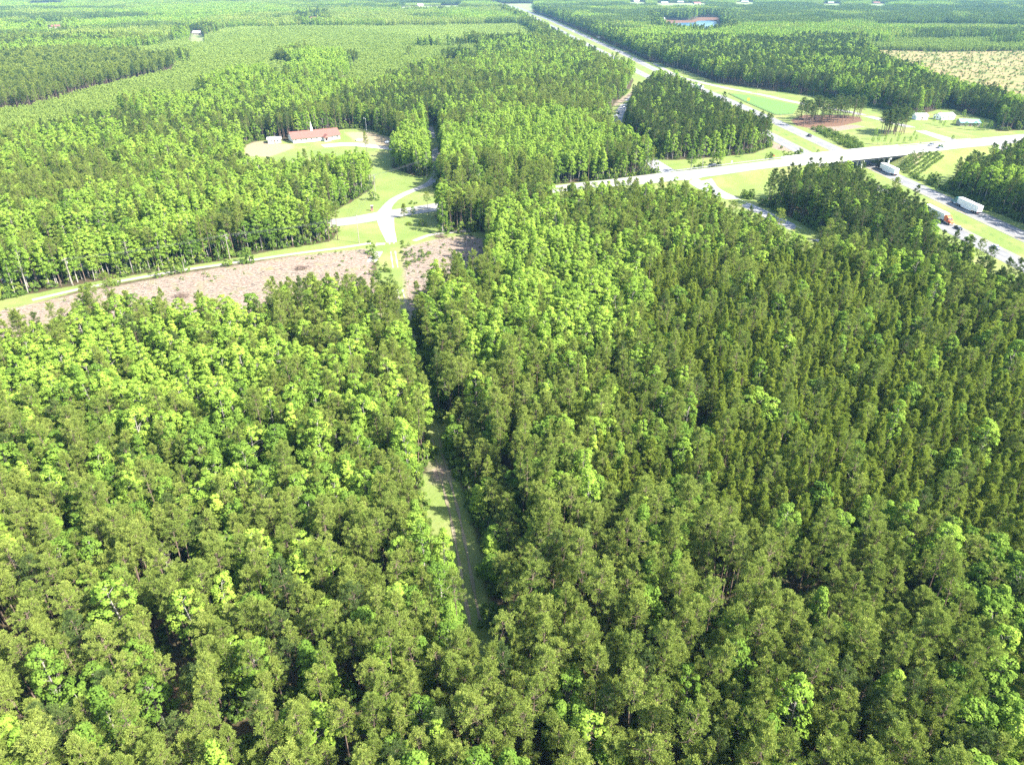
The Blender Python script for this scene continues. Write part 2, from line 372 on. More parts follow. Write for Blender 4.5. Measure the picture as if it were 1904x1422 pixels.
class MB:
    """collects boxes, prisms and tubes into ONE mesh"""
    def __init__(s): s.v = []; s.f = []
    def add(s, vs, fs):
        o = len(s.v); s.v += [tuple(v) for v in vs]; s.f += [tuple(i + o for i in f) for f in fs]; return s
    def box(s, x0, x1, y0, y1, z0, z1, taper=0):
        t = taper
        v = [(x0, y0, z0), (x1, y0, z0), (x1, y1, z0), (x0, y1, z0), (x0 + t, y0 + t, z1), (x1 - t, y0 + t, z1), (x1 - t, y1 - t, z1), (x0 + t, y1 - t, z1)]
        return s.add(v, [(0, 3, 2, 1), (4, 5, 6, 7), (0, 1, 5, 4), (1, 2, 6, 5), (2, 3, 7, 6), (3, 0, 4, 7)])
    def prism(s, prof, y0, y1, inset=0):
        """profile in x,z extruded along y"""
        k = len(prof)
        v = [(x, y0, z) for x, z in prof] + [(x, y1, z) for x, z in prof]
        f = [tuple(range(k)), tuple(range(2 * k - 1, k - 1, -1))] + [(i, i + k, (i + 1) % k + k, (i + 1) % k) for i in range(k)]
        return s.add(v, [tuple(reversed(q)) for q in f])
    def loft(s, secs):
        k = len(secs[0]); v = [p for q in secs for p in q]; f = []
        for j in range(len(secs) - 1):
            for i in range(k): f.append((j * k + i, j * k + (i + 1) % k, (j + 1) * k + (i + 1) % k, (j + 1) * k + i))
        f += [tuple(range(k - 1, -1, -1)), tuple(range((len(secs) - 1) * k, len(secs) * k))]
        return s.add(v, f)
    def tube(s, pts, rad, n=6):
        pts = [Vector(p) for p in pts]; secs = []
        if not hasattr(rad, '__len__'): rad = [rad] * len(pts)
        for i, p in enumerate(pts):
            t = (pts[min(i + 1, len(pts) - 1)] - pts[max(i - 1, 0)]).normalized()
            a = t.cross(Vector((0, 0, 1)) if abs(t.z) < .9 else Vector((1, 0, 0))).normalized(); b = t.cross(a)
            secs.append([tuple(p + (a * math.cos(2 * math.pi * k / n) + b * math.sin(2 * math.pi * k / n)) * rad[i]) for k in range(n)])
        return s.loft(secs)
    def mesh(s, name, mat):
        me = bpy.data.meshes.new(name); me.from_pydata(s.v, [], s.f); me.materials.append(MATS[mat]); me.update()
        return me
def link(name, me, parent=None, loc=None):
    o = bpy.data.objects.new(name, me); C.objects.link(o); o.parent = parent
    if loc is not None: o.location = loc
    return o
def tag(o, label=None, cat=None, group=None, kind=None):
    for k, v in (('label', label), ('category', cat), ('group', group), ('kind', kind)):
        if v: o[k] = v
    return o
def empty(name, loc, rz=0, label=None, cat=None, group=None):
    o = bpy.data.objects.new(name, None); C.objects.link(o); o.location = loc; o.rotation_euler = (0, 0, rz); o.empty_display_size = .5
    return tag(o, label, cat, group)
def copy_tree(o, parent=None):
    c = o.copy(); C.objects.link(c); c.parent = parent
    for ch in list(o.children): copy_tree(ch, c)
    return c

# ------------------------------------------------------------------ ground sheet
ys = [-420.0]
while ys[-1] < 14000:
    y = ys[-1]; ys.append(y + (12 if y < 30 else 3.0 if y < 700 else y * .0043 if y < 3000 else y * .03))
ys = np.array(ys); us = np.linspace(-1, 1, 281)
GX = us[None, :] * (200 + .95 * np.clip(ys, 0, None))[:, None]
GX = GX + 60 * np.clip(ys / 400, 0, 1)[:, None] * (1 - abs(us))[None, :]
GY = np.repeat(ys[:, None], len(us), 1)
gx, gy = GX.ravel(), GY.ravel()
gz = terrain(gx, gy) + (hashn(gx, gy, 14) - .5) * .25 * (np.minimum(d_line(gx, gy, INTER)[0], d_line(gx, gy, OVER)[0]) > 40)
# the lake lies a little below its banks
dl = sdf(gx, gy, LAKE); gz = np.where(dl > -25, -2.2 * np.clip((dl + 25) / 40, 0, 1), gz)
attrs = {}
for k, pls in POLY.items():
    d = np.full(gx.shape, -1e3)
    for pl in pls: d = np.maximum(d, sdf(gx, gy, pl))
    attrs['d_' + k] = np.clip(d, -200, 200)
di, _ = d_line(gx, gy, INTER); attrs['dmed'] = np.minimum(di, 50); attrs['d_grass'] = np.maximum(attrs['d_grass'], np.clip(np.where(gx < np.interp(gy, INTER[:, 1], INTER[:, 0]), np.interp(gy, [820, 900, 1100], [25.5, 42, 54]), 25.5) - di, -200, 200))
attrs['d_grass'] = np.maximum(attrs['d_grass'], np.clip(np.minimum(sdf(gx, gy, WEDGE), -sdf(gx, gy, SWWOOD)), -200, 200))
dr, _ = d_line(gx, gy, TRACK); attrs['d_grass'] = np.maximum(attrs['d_grass'], 3.2 - dr)
for rd, w in ((OVER, 10), (RAMP_NE, 10), (RAMP_SW, 8), (RAMP_NW, 8), (RAMP_SE, 10), (DRIVE, 6)):
    dr, _ = d_line(gx, gy, rd); attrs['d_grass'] = np.maximum(attrs['d_grass'], w - dr)
attrs['d_grass'] = np.minimum(attrs['d_grass'], np.clip(-sdf(gx, gy, NWWOOD), -200, 200))
nr, nc = GX.shape
ii = (np.arange(nr - 1)[:, None] * nc + np.arange(nc - 1)[None, :]).ravel()
idx = np.stack([ii, ii + 1, ii + nc + 1, ii + nc], 1).ravel()
gme = mesh_np('ground', np.stack([gx, gy, gz], 1), 4, idx, ['ground'], attrs=attrs)
ground = tag(link('ground', gme), 'wooded plain with grass verges, bare soil and pine straw', kind='structure')

# ------------------------------------------------------------------ road ribbons
def ribbon(name, pl, widths, mat, dz=.03, across=8, zfun=None, side=0.0, parent=None):
    pl2 = pl[:, :2]; t = np.gradient(pl2, axis=0); t /= np.linalg.norm(t, axis=1)[:, None]
    nrm = np.stack([t[:, 1], -t[:, 0]], 1)
    w = np.asarray(widths) * np.ones(len(pl2)); u = np.linspace(-.5, .5, across + 1)
    XY = pl2[:, None, :] + nrm[:, None, :] * (side + u[None, :, None] * w[:, None, None])
    x, y = XY[..., 0].ravel(), XY[..., 1].ravel()
    if zfun is None: z = terrain(x, y) + dz
    else: z = np.repeat(zfun, across + 1) + dz
    lane = ((u[None, :] * w[:, None]) + side).ravel() + 40.26
    nr, nc = len(pl2), across + 1
    ii = (np.arange(nr - 1)[:, None] * nc + np.arange(nc - 1)[None, :]).ravel()
    idx = np.stack([ii, ii + 1, ii + nc + 1, ii + nc], 1).ravel()
    o = link(name, mesh_np(name, np.stack([x, y, z], 1), 4, idx, [mat], attrs={'lane': lane}), parent)
    return o
def densify(pl, step=2.0):
    seg = np.hypot(*np.diff(pl[:, :2], axis=0).T); s = np.concatenate([[0], np.cumsum(seg)])
    q = np.linspace(0, s[-1], max(2, int(s[-1] / step)))
    return np.stack([np.interp(q, s, pl[:, k]) for k in range(pl.shape[1])], 1)
def dashes(name, pl, side, mat, dz, on=3.0, off=9.0, w=.16, zfun=None):
    d = densify(pl, 1.0); t = np.gradient(d[:, :2], axis=0); t /= np.linalg.norm(t, axis=1)[:, None]
    nrm = np.stack([t[:, 1], -t[:, 0]], 1); V = []; I = []
    k = 0
    while k + int(on) < len(d):
        a, b_ = k, k + int(on)
        for q in (a, b_):
            for sgn in (-1, 1):
                p = d[q, :2] + nrm[q] * (side + sgn * w / 2)
                V.append((p[0], p[1], (tz(*p) if zfun is None else d[q, 2]) + dz))
        o = len(V) - 4; I += [o, o + 1, o + 3, o + 2]; k += int(on + off)
    return link(name, mesh_np(name, V, 4, I, [mat]))
INTd = densify(INTER, 5)
near_part = INTd[(INTd[:, 1] < 1500)]
for nm, sd, lb in (('interstate_road', 12.6, 'far carriageway of the divided highway, pale worn asphalt'), ('interstate_road', -12.6, 'near carriageway of the divided highway, pale worn asphalt')):
    tag(ribbon(nm, INTd, 11.4, 'asphalt_pale', .05, 10, side=sd), lb, kind='structure')
    s = 1 if sd > 0 else -1
    # inner shoulder 1.2 m, lanes 2 x 3.65, outer shoulder 2.9 m
    i0 = sd - s * 5.7 + s * 1.2
    for off_, mt in ((i0, 'paint_yellow'), (i0 + s * 7.3, 'paint_white')):
        tag(ribbon('lane_line', near_part, .18, mt, .07, 1, side=off_), kind='structure')
    tag(dashes('lane_line', near_part[near_part[:, 1] < 900], i0 + s * 3.65, 'paint_white', .07), kind='structure')
# overpass road: on the ground, then the bridge deck
OV = densify(OVER, 3)
dI, _ = d_line(OV[:, 0], OV[:, 1], INTER)
onb = dI < 33
b0, b1 = np.where(onb)[0][[0, -1]]
tag(ribbon('overpass_road', OV, OV[:, 3], 'asphalt_old', .08, 10, zfun=OV[:, 2] + .0), 'pale two lane road that climbs over the interstate', kind='structure')
for off_, lo, hi in ((-.14, 0, len(OV)), (.14, 0, len(OV))):
    tag(ribbon('centre_line', OV, .12, 'paint_yellow', .1, 1, zfun=OV[:, 2], side=off_), kind='structure')
for sgn in (-1, 1):
    tag(ribbon('edge_line', OV[b0 - 60:], .15, 'paint_white', .1, 1, zfun=OV[b0 - 60:, 2], side=sgn * 5.4), kind='structure')
    tag(ribbon('edge_line', OV[:b0 - 120], .15, 'paint_white', .1, 1, zfun=OV[:b0 - 120, 2], side=sgn * 4.6), kind='structure')
for rd, mt, lb in ((RAMP_NW, 'asphalt_grey', 'slip road curving behind the triangular pine wood'), (RAMP_SW, 'asphalt_grey', 'slip road running down beside the pine strip'),
                   (RAMP_NE, 'asphalt_old', 'pale slip road past the bright green lawn'), (RAMP_SE, 'asphalt_old', 'pale slip road at the right junction')):
    d = densify(rd, 3)
    tag(ribbon('ramp_road', d, d[:, 3], mt, .05, 6), lb, kind='structure')
    for sgn, pm in ((-1, 'paint_white'), (1, 'paint_yellow')):
        k = slice(8, -8)
        tag(ribbon('edge_line', d[k], .15, pm, .075, 1, side=sgn * 2.7), kind='structure')
d = densify(DRIVE, 3); tag(ribbon('side_road', d, d[:, 3], 'asphalt_old', .045, 4), 'narrow side road bending toward the tall poplars', kind='structure')
d = densify(CHURCH_DRIVE, 3); tag(ribbon('gravel_drive', d, d[:, 3], 'gravel', .04, 4), 'gravel drive in front of the white church', kind='structure')
# dirt track: apron, then two wheel ruts
tk = densify(TRACK, 1.5)
sel = tk[tk[:, 1] > P(728, 452)[1]]
wd = np.interp(sel[:, 1], [sel[:, 1].min(), sel[:, 1].max()], [4.5, 8.5])
tag(ribbon('track_apron', sel, wd, 'gravel', .06, 4), 'bleached gravel mouth of the dirt track', kind='structure')
rest_all = tk[tk[:, 1] <= P(728, 448)[1]]
for sgn, rest, mt_ in [(q, w_, m__) for w_, m__ in ((rest_all[rest_all[:, 1] > 238], 'gravel'), (rest_all[rest_all[:, 1] <= 239.5], 'sand')) for q in (-1, 1)]:
    wv = .75 + .35 * np.sin(np.arange(len(rest)) * .9 + sgn) + .25 * rng.random(len(rest))
    tag(ribbon('dirt_track', rest, np.clip(wv * .6, .15, .8), mt_, .035, 2, side=sgn * .95), 'sandy wheel rut of the track through the wood', kind='structure')
rowp = smooth(PS([(690, 452), (640, 460), (540, 473), (440, 488), (350, 501), (250, 518), (150, 537), (60, 558)]), 4)
tag(ribbon('dirt_path', rowp, 2.2, 'gravel', .05, 2), 'pale dirt path along the edge of the bare clearing', kind='structure')
spur = smooth(PS([(770, 448), (800, 437), (840, 432), (880, 428)]), 3)
tag(ribbon('dirt_path', spur, 2.4, 'gravel', .05, 2), 'short sandy spur right of the track mouth', kind='structure')
spur = smooth(PS([(708, 452), (702, 470), (690, 488)]), 3)
tag(ribbon('dirt_path', spur, 4.0, 'gravel', .05, 2), 'sandy turning patch beside the track mouth', kind='structure')

# ------------------------------------------------------------------ lake
m, nt, out = new_mat('water'); n = N(nt)
b = n.bsdf((.05, .13, .2), .2, .25); bm_ = nt.nodes.new('ShaderNodeBump'); bm_.inputs['Strength'].default_value = .25
nt.links.new(n.noise(.4, 3, .6, n.pos()), bm_.inputs['Height']); nt.links.new(bm_.outputs[0], b.inputs['Normal'])
nt.links.new(b.outputs[0], out.inputs[0]); MATS['water'] = m
cen = LAKE.mean(0); lk = smooth(np.vstack([LAKE, LAKE[:1]]), 12)
lk = cen + (lk - cen) * 1.06
tag(link('lake', mesh_np('lake', [(x, y, -1.5) for x, y in lk], [len(lk)], list(range(len(lk)))[::-1], ['water'])), 'small bluish lake among the far woods', kind='structure')

# ------------------------------------------------------------------ bridge
br = empty('overpass_bridge', (0, 0, 0), 0, 'white concrete overpass bridge crossing the divided highway', 'bridge')
bp = OV[b0:b1 + 1]
def ribbon_box(pl, s0, s1, z0, z1):
    t = np.gradient(pl[:, :2], axis=0); t /= np.linalg.norm(t, axis=1)[:, None]
    nrm = np.stack([t[:, 1], -t[:, 0]], 1); secs = []
    for i in range(len(pl)):
        a = pl[i, :2] + nrm[i] * s0; b_ = pl[i, :2] + nrm[i] * s1; z = pl[i, 2]
        secs.append([(a[0], a[1], z + z0), (b_[0], b_[1], z + z0), (b_[0], b_[1], z + z1), (a[0], a[1], z + z1)])
    return MB().loft(secs)
hw = 9.6
link('deck', ribbon_box(bp, -hw, hw, -.45, .06).mesh('deck', 'concrete'), br)
for s0 in (-8.6, -5.2, -1.8, 1.8, 5.2, 8.6):
    link('girder', ribbon_box(bp, s0 - .25, s0 + .25, -1.6, -.455).mesh('girder', 'steel_dark'), br)
ext = OV[max(0, b0 - 4):b1 + 5]
for sgn in (-1, 1):
    link('parapet', ribbon_box(ext, sgn * hw - .18, sgn * hw + .18, .065, .95).mesh('parapet', 'concrete_light'), br)
# three bents of round columns with a cap beam
tI = np.gradient(INTER, axis=0); ov_dir = (bp[-1, :2] - bp[0, :2]) / np.linalg.norm(bp[-1, :2] - bp[0, :2])
for off_ in (0.0, -21.5, 21.5):
    ln = offset(INTER, off_)
    dd_, v = d_line(ln[:, 0], ln[:, 1], bp[:, :2]); k = int(np.argmin(dd_)); c0 = ln[k]
    td = (ln[min(k + 1, len(ln) - 1)] - ln[k - 1]); td = td / np.linalg.norm(td)
    j = int(np.argmin(np.hypot(bp[:, 0] - c0[0], bp[:, 1] - c0[1]))); c0 = bp[j, :2]
    for q in (-7.5, -2.5, 2.5, 7.5):
        p = c0 + td * q
        mbx = MB().tube([(p[0], p[1], -.2 + tz(*p)), (p[0], p[1], 4.3)], .55, 12)
        link('column', mbx.mesh('column', 'concrete_light'), br)
    a, b_ = c0 - td * 9.2, c0 + td * 9.2
    nn = np.array([td[1], -td[0]]) * .6
    q = [(a - nn), (a + nn), (b_ + nn), (b_ - nn)]
    link('cap_beam', MB().loft([[(p[0], p[1], 4.29) for p in q], [(p[0], p[1], 5.2) for p in q]]).mesh('cap_beam', 'concrete_light'), br)
for e in (0, -1):
    c0 = bp[e, :2]; td = np.array([-ov_dir[1], ov_dir[0]])
    nn = ov_dir * .5; a, b_ = c0 - td * 9.9, c0 + td * 9.9
    q = [(a - nn), (a + nn), (b_ + nn), (b_ - nn)]
    link('abutment', MB().loft([[(p[0], p[1], 2.0) for p in q], [(p[0], p[1], bp[e, 2] - .46) for p in q]]).mesh('abutment', 'concrete'), br)
# guard rails on the approaches
def guardrail(pl, side, label):
    g = empty('guard_rail', (0, 0, 0), 0, label, 'guard rail', 'steel guard rails by the roads')
    link('rail', ribbon_box(pl, side - .05, side + .05, .5, .85).mesh('rail', 'galvanised'), g)
    t = np.gradient(pl[:, :2], axis=0); t /= np.linalg.norm(t, axis=1)[:, None]
    post = MB().box(-.07, .07, -.07, .07, -.3, .84).mesh('post', 'galvanised')
    for i in range(0, len(pl), 2):
        p = pl[i, :2] + np.array([t[i, 1], -t[i, 0]]) * (side + .15 * np.sign(side))
        link('post', post, g, (p[0], p[1], pl[i, 2]))
guardrail(OV[b1 + 4:b1 + 28], -9.4, 'grey guard rail on the far side, right of the bridge')
guardrail(OV[b0 - 28:b0 - 3], -9.2, 'grey guard rail on the far side, left of the bridge')

# ------------------------------------------------------------------ tree shapes
def rand_dirs(n, g):
    v = g.normal(size=(n, 3)); return v / np.linalg.norm(v, axis=1)[:, None]
def unit(v): return v / np.maximum(1e-9, np.linalg.norm(v, axis=1))[:, None]
def quads(cen, nrm, size, g, asp=1.0):
    """leaf sprays: one four-cornered face each"""
    n_ = len(cen); r = rand_dirs(n_, g); a = unit(np.cross(nrm, r)); b = np.cross(nrm, a)
    s = (size * np.ones(n_))[:, None]
    fold = nrm * s * .18
    v = np.stack([cen - a * s, cen - b * s * asp * .75 - fold, cen + a * s, cen + b * s * asp * .75 - fold], 1).reshape(-1, 3)
    return v
def blades(root, d, L, w, g):
    """needle bundles: one triangle each, wide at the tip half"""
    n_ = len(root); r = rand_dirs(n_, g); s = unit(np.cross(d, r)) * (w * np.ones(n_))[:, None]
    tip = root + d * (L * np.ones(n_))[:, None]
    return np.stack([root, tip - s * .5, tip + s * .5], 1).reshape(-1, 3)
def tube_np(pts, rad, n=5):
    pts = np.array(pts, float); V = []; I = []
    for i, p in enumerate(pts):
        t = unit((pts[min(i + 1, len(pts) - 1)] - pts[max(i - 1, 0)])[None])[0]
        a = np.cross(t, [0, 0, 1] if abs(t[2]) < .9 else [1, 0, 0]); a /= np.linalg.norm(a); b = np.cross(t, a)
        for k in range(n):
            q = 2 * math.pi * k / n; V.append(p + (a * math.cos(q) + b * math.sin(q)) * rad[i])
    for j in range(len(pts) - 1):
        for k in range(n): I += [j * n + k, j * n + (k + 1) % n, (j + 1) * n + (k + 1) % n, (j + 1) * n + k]
    return np.array(V), np.array(I)
def join_tubes(L):
    V = []; I = []; o = 0
    for v, i in L: V.append(v); I.append(i + o); o += len(v)
    return np.vstack(V), np.concatenate(I)

def pine_parts(g, H=17.0, Rc=2.4, base=.48, nbr=34, ntuft=7, nbl=14, L=.55, w=.12, pointed=False, wood=True, limbs=True):
    bend = g.normal(size=2) * .25
    def axis(t): return np.array([bend[0] * t * t, bend[1] * t * t, H * t])
    tubes = [tube_np([axis(t) for t in (0, .25, .5, .75, .96)], [.17 * H / 17, .14, .11, .07, .025], 6)]
    cen = []; dirs = []; tone = []
    # uneven crown: some sides fuller
    lob = g.random(5); ang0 = g.random() * 6.28
    for k in range(nbr):
        u = (k + g.random() * .8) / nbr; t = base + (1 - base) * u ** .9
        az = k * 2.39996 + g.normal() * .35
        if pointed: prof = (1 - u) ** .62 * .98 + .07
        else: prof = (math.sin(math.pi * min(1, .18 + .82 * u) ** 1.0)) ** .6 * .95 + .05 if u < .97 else .3
        side = .72 + .5 * lob[int(((az + ang0) % 6.283) / 6.2832 * 5)]
        Lb = Rc * prof * side * (.8 + .4 * g.random())
        el = R(8 + 45 * u + g.normal() * 9) if pointed else R(-4 + 48 * u + g.normal() * 12)
        d = np.array([math.cos(az) * math.cos(el), math.sin(az) * math.cos(el), math.sin(el)])
        o = axis(t)
        if limbs: tubes.append(tube_np([o, o + d * Lb * .5, o + d * Lb * .92 + [0, 0, .12 * Lb]], [.05, .035, .012], 3))
        for q in range(ntuft):
            f = .35 + .65 * (q + g.random()) / ntuft
            side_v = np.cross(d, [0, 0, 1]); lat = (g.random() - .5) * 1.3 * Lb * .42 * (1.25 - f * .5)
            c = o + d * Lb * f + side_v * lat + np.array([0, 0, .12 * Lb * f * f + g.normal() * .12])
            cen.append(c); dirs.append(unit((d * .7 + side_v * np.sign(lat) * .3 + np.array([0, 0, .55]))[None])[0])
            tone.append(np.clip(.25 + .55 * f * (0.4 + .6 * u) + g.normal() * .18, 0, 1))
    for q in range(3):   # leader
        cen.append(axis(.97 + .012 * q)); dirs.append([0, 0, 1]); tone.append(.8)
    cen = np.repeat(np.array(cen), nbl, 0); dirs = np.repeat(np.array(dirs), nbl, 0); tone = np.repeat(np.array(tone), nbl * 3)
    n_ = len(cen)
    d = unit(dirs * .75 + rand_dirs(n_, g) * .85)
    c2 = cen + rand_dirs(n_, g) * .13 * (L / .55)
    V = blades(c2, d, L * (.7 + .6 * g.random(n_)), w, g)
    return V, 3, tone, join_tubes(tubes)

def leafy_parts(g, H=17.0, Rc=2.7, base=.3, nlobe=46, nleaf=60, size=.165, shape='dome', lobe_r=.74, limbs=True):
    bend = g.normal(size=2) * .4
    def axis(t): return np.array([bend[0] * t * t, bend[1] * t * t, H * t])
    tubes = [tube_np([axis(t) for t in (0, .3, .6, .88)], [.2 * H / 17, .15, .1, .04], 6)]
    V = []; tone = []; ang0 = g.random() * 6.28; lob = g.random(4)
    for k in range(nlobe):
        u = (k + .5) / nlobe; az = k * 2.39996 + g.normal() * .3
        if shape == 'dome': pr = (1 - u ** 2.2) ** .5 * (.5 + .5 * min(1, (u + .12) * 2.2))
        else: pr = (1 - u) ** .75 * .9 + .06
        side = .75 + .45 * lob[int(((az + ang0) % 6.283) / 6.2832 * 4)]
        rr = Rc * pr * side * (.62 + .45 * g.random())
        z = H * (base + (1 - base) * (u * .93 + .03)) + g.normal() * .35
        ax = axis(min(1, z / H)); c = np.array([ax[0] + math.cos(az) * rr, ax[1] + math.sin(az) * rr, z])
        if limbs and k % 2 == 0:
            o = axis(max(.15, (z - rr * .6) / H)); tubes.append(tube_np([o, (o + c) / 2 + [0, 0, .2], c], [.06, .04, .015], 3))
        lr = lobe_r * (.7 + .6 * g.random()) * (1.1 - .35 * u)
        out = np.array([math.cos(az) * .7, math.sin(az) * .7, .75]); out /= np.linalg.norm(out)
        dd = rand_dirs(nleaf, g); flip = (dd @ out) < -.25; dd[flip] *= -1
        sh = (.72 + .38 * g.random(nleaf))[:, None]
        p = c + dd * sh * lr * np.array([1, 1, .8])
        nrm = unit(dd * .8 + rand_dirs(nleaf, g) * .55 + np.array([0, 0, .35]))
        V.append(quads(p, nrm, size * (.7 + .6 * g.random(nleaf)), g))
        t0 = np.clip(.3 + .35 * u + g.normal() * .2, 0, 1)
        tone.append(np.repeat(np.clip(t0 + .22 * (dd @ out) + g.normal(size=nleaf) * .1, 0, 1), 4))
    return np.vstack(V), 4, np.concatenate(tone), join_tubes(tubes)

def crown_mesh(name, V, k, tone, mat):
    return mesh_np(name, V, k, np.arange(len(V)), [mat], attrs={'tone': tone, 'hue': np.zeros(len(V))})
def wood_mesh(name, VI, mat):
    return mesh_np(name, VI[0], 4, VI[1], [mat])
def joined_mesh(name, V, k, tone, mat, VI, bark, hue=None):
    nf = len(V) // k; nt_ = len(VI[1]) // 4
    vv = np.vstack([V, VI[0]]); ii_ = np.concatenate([np.arange(len(V)), VI[1] + len(V)])
    fn = np.concatenate([np.full(nf, k), np.full(nt_, 4)]); mi = np.concatenate([np.zeros(nf), np.ones(nt_)]).astype(int)
    tn = np.concatenate([tone, np.zeros(len(VI[0]))]); hu = np.concatenate([np.zeros(len(V)) if hue is None else hue, np.zeros(len(VI[0]))])
    return mesh_np(name, vv, fn, ii_, [mat, bark], mi, {'tone': tn, 'hue': hu})

g = np.random.default_rng(11)
KINDS = {}
def kind(name, mat, bark, specs, fn):
    """for each kind: several individuals (crown mesh, trunk mesh, whole mesh) and a coarse whole for the distance"""
    full = []; coarse = []
    for sp, sp2 in specs:
        V, k, tn, W = fn(g, **sp)
        full.append((crown_mesh(name + '_crown', V, k, tn, mat), wood_mesh(name + '_trunk', W, bark), joined_mesh(name, V, k, tn, mat, W, bark)))
        q = dict(sp); q.update(sp2); V, k, tn, W = fn(g, **q)
        coarse.append(joined_mesh(name + '_distant', V, k, tn, mat, W, bark))
    KINDS[name] = (full, coarse)
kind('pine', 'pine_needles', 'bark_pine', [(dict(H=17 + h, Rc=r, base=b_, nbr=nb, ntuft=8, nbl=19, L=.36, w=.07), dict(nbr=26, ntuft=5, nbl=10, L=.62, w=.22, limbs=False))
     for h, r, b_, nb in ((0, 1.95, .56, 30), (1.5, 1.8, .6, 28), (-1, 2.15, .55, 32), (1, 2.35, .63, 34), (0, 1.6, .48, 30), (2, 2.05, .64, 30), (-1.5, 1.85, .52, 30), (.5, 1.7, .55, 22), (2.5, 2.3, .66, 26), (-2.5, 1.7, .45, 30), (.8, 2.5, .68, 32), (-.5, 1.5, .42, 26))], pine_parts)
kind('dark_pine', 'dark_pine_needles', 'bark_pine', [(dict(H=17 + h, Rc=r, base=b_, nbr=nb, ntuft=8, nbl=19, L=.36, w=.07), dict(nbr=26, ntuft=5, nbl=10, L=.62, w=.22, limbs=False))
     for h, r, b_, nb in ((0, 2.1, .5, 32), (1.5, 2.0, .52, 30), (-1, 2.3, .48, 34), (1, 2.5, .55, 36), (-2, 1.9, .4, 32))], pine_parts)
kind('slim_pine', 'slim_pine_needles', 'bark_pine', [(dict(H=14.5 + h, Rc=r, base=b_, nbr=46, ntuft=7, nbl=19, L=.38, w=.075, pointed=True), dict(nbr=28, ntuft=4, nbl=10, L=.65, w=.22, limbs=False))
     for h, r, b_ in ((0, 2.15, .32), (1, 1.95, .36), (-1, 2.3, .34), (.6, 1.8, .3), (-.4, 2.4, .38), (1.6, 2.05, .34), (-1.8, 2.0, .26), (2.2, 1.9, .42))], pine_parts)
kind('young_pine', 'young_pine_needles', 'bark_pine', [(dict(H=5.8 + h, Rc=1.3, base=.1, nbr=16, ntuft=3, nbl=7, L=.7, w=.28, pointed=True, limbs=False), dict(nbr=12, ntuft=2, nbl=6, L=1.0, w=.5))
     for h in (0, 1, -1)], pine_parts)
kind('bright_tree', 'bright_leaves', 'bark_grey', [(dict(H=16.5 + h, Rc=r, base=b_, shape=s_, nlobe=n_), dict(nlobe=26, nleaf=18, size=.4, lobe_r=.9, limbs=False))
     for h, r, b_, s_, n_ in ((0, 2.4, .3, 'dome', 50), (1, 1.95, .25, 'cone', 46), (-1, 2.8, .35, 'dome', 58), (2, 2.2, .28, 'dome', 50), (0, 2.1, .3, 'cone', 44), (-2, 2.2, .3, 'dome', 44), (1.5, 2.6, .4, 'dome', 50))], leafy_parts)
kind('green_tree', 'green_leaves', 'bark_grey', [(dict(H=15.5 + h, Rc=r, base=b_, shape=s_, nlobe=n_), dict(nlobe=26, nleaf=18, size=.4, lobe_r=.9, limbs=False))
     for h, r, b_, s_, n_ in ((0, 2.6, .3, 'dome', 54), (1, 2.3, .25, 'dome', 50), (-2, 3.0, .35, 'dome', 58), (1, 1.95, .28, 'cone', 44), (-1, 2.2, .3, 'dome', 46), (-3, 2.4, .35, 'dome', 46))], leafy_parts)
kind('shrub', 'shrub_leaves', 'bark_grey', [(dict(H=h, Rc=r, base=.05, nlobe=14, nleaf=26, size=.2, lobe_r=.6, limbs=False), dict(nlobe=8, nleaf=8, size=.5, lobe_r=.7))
     for h, r in ((2.4, 1.3), (3.4, 1.5), (1.6, 1.2), (2.6, 1.7))], leafy_parts)

# ------------------------------------------------------------------ where trees stand
ROADS = [(OVER, 9.5), (RAMP_NW, 7.0), (RAMP_SW, 6.5), (RAMP_NE, 8), (RAMP_SE, 8), (DRIVE, 3.6)]
def open_dist(X, Y):
    """> 0 inside an opening, metres from its edge"""
    d = np.full(X.shape, -200.0)
    for k in ('grass', 'dirt', 'scrub', 'straw', 'field', 'sandlot'):
        for pl in POLY[k]:
            lo, hi = pl.min(0) - 45, pl.max(0) + 45
            m_ = (X > lo[0]) & (X < hi[0]) & (Y > lo[1]) & (Y < hi[1])
            if m_.any(): d[m_] = np.maximum(d[m_], sdf(X[m_], Y[m_], pl))
    dn = -np.minimum(sdf(X, Y, NWWOOD), 200); d = np.minimum(d, np.where(dn < 0, np.minimum(dn, d), d))
    di, _ = d_line(X, Y, INTER); west = X < np.interp(Y, INTER[:, 1], INTER[:, 0]); d = np.maximum(d, np.where(west, np.interp(Y, [820, 900, 1100], [25.5, 42, 54]), 25.5) - di)
    for rd, w in ROADS:
        dr, _ = d_line(X, Y, rd); d = np.maximum(d, np.where((X < -105) & (w == 9.5), 7.0, w) - dr)
    dr, _ = d_line(X, Y, TRACK); d = np.maximum(d, np.interp(Y, [60, 85, 110, 130, 160, 215, 300], [1.0, 1.9, 3.0, 2.6, .9, .7, 2.2]) * (.7 + .6 * hashn(X, Y, 9, 61)) - dr)
    m_ = (X > 90) & (Y < 470) & (Y > 60)
    if m_.any(): d[m_] = np.maximum(d[m_], np.minimum(sdf(X[m_], Y[m_], WEDGE), -sdf(X[m_], Y[m_], SWWOOD)))
    d = np.maximum(d, sdf(X, Y, LAKE) + 4)
    return d
def frustum(X, Y, m_=1.2):
    dep = np.maximum(Y * CP + CAMH * SP, 1)
    return (np.abs(X) < (IW / 2 / F) * dep * m_ + 25)

def Z(pts, z=13.0): return np.array([P(x, y, z) for x, y in pts])
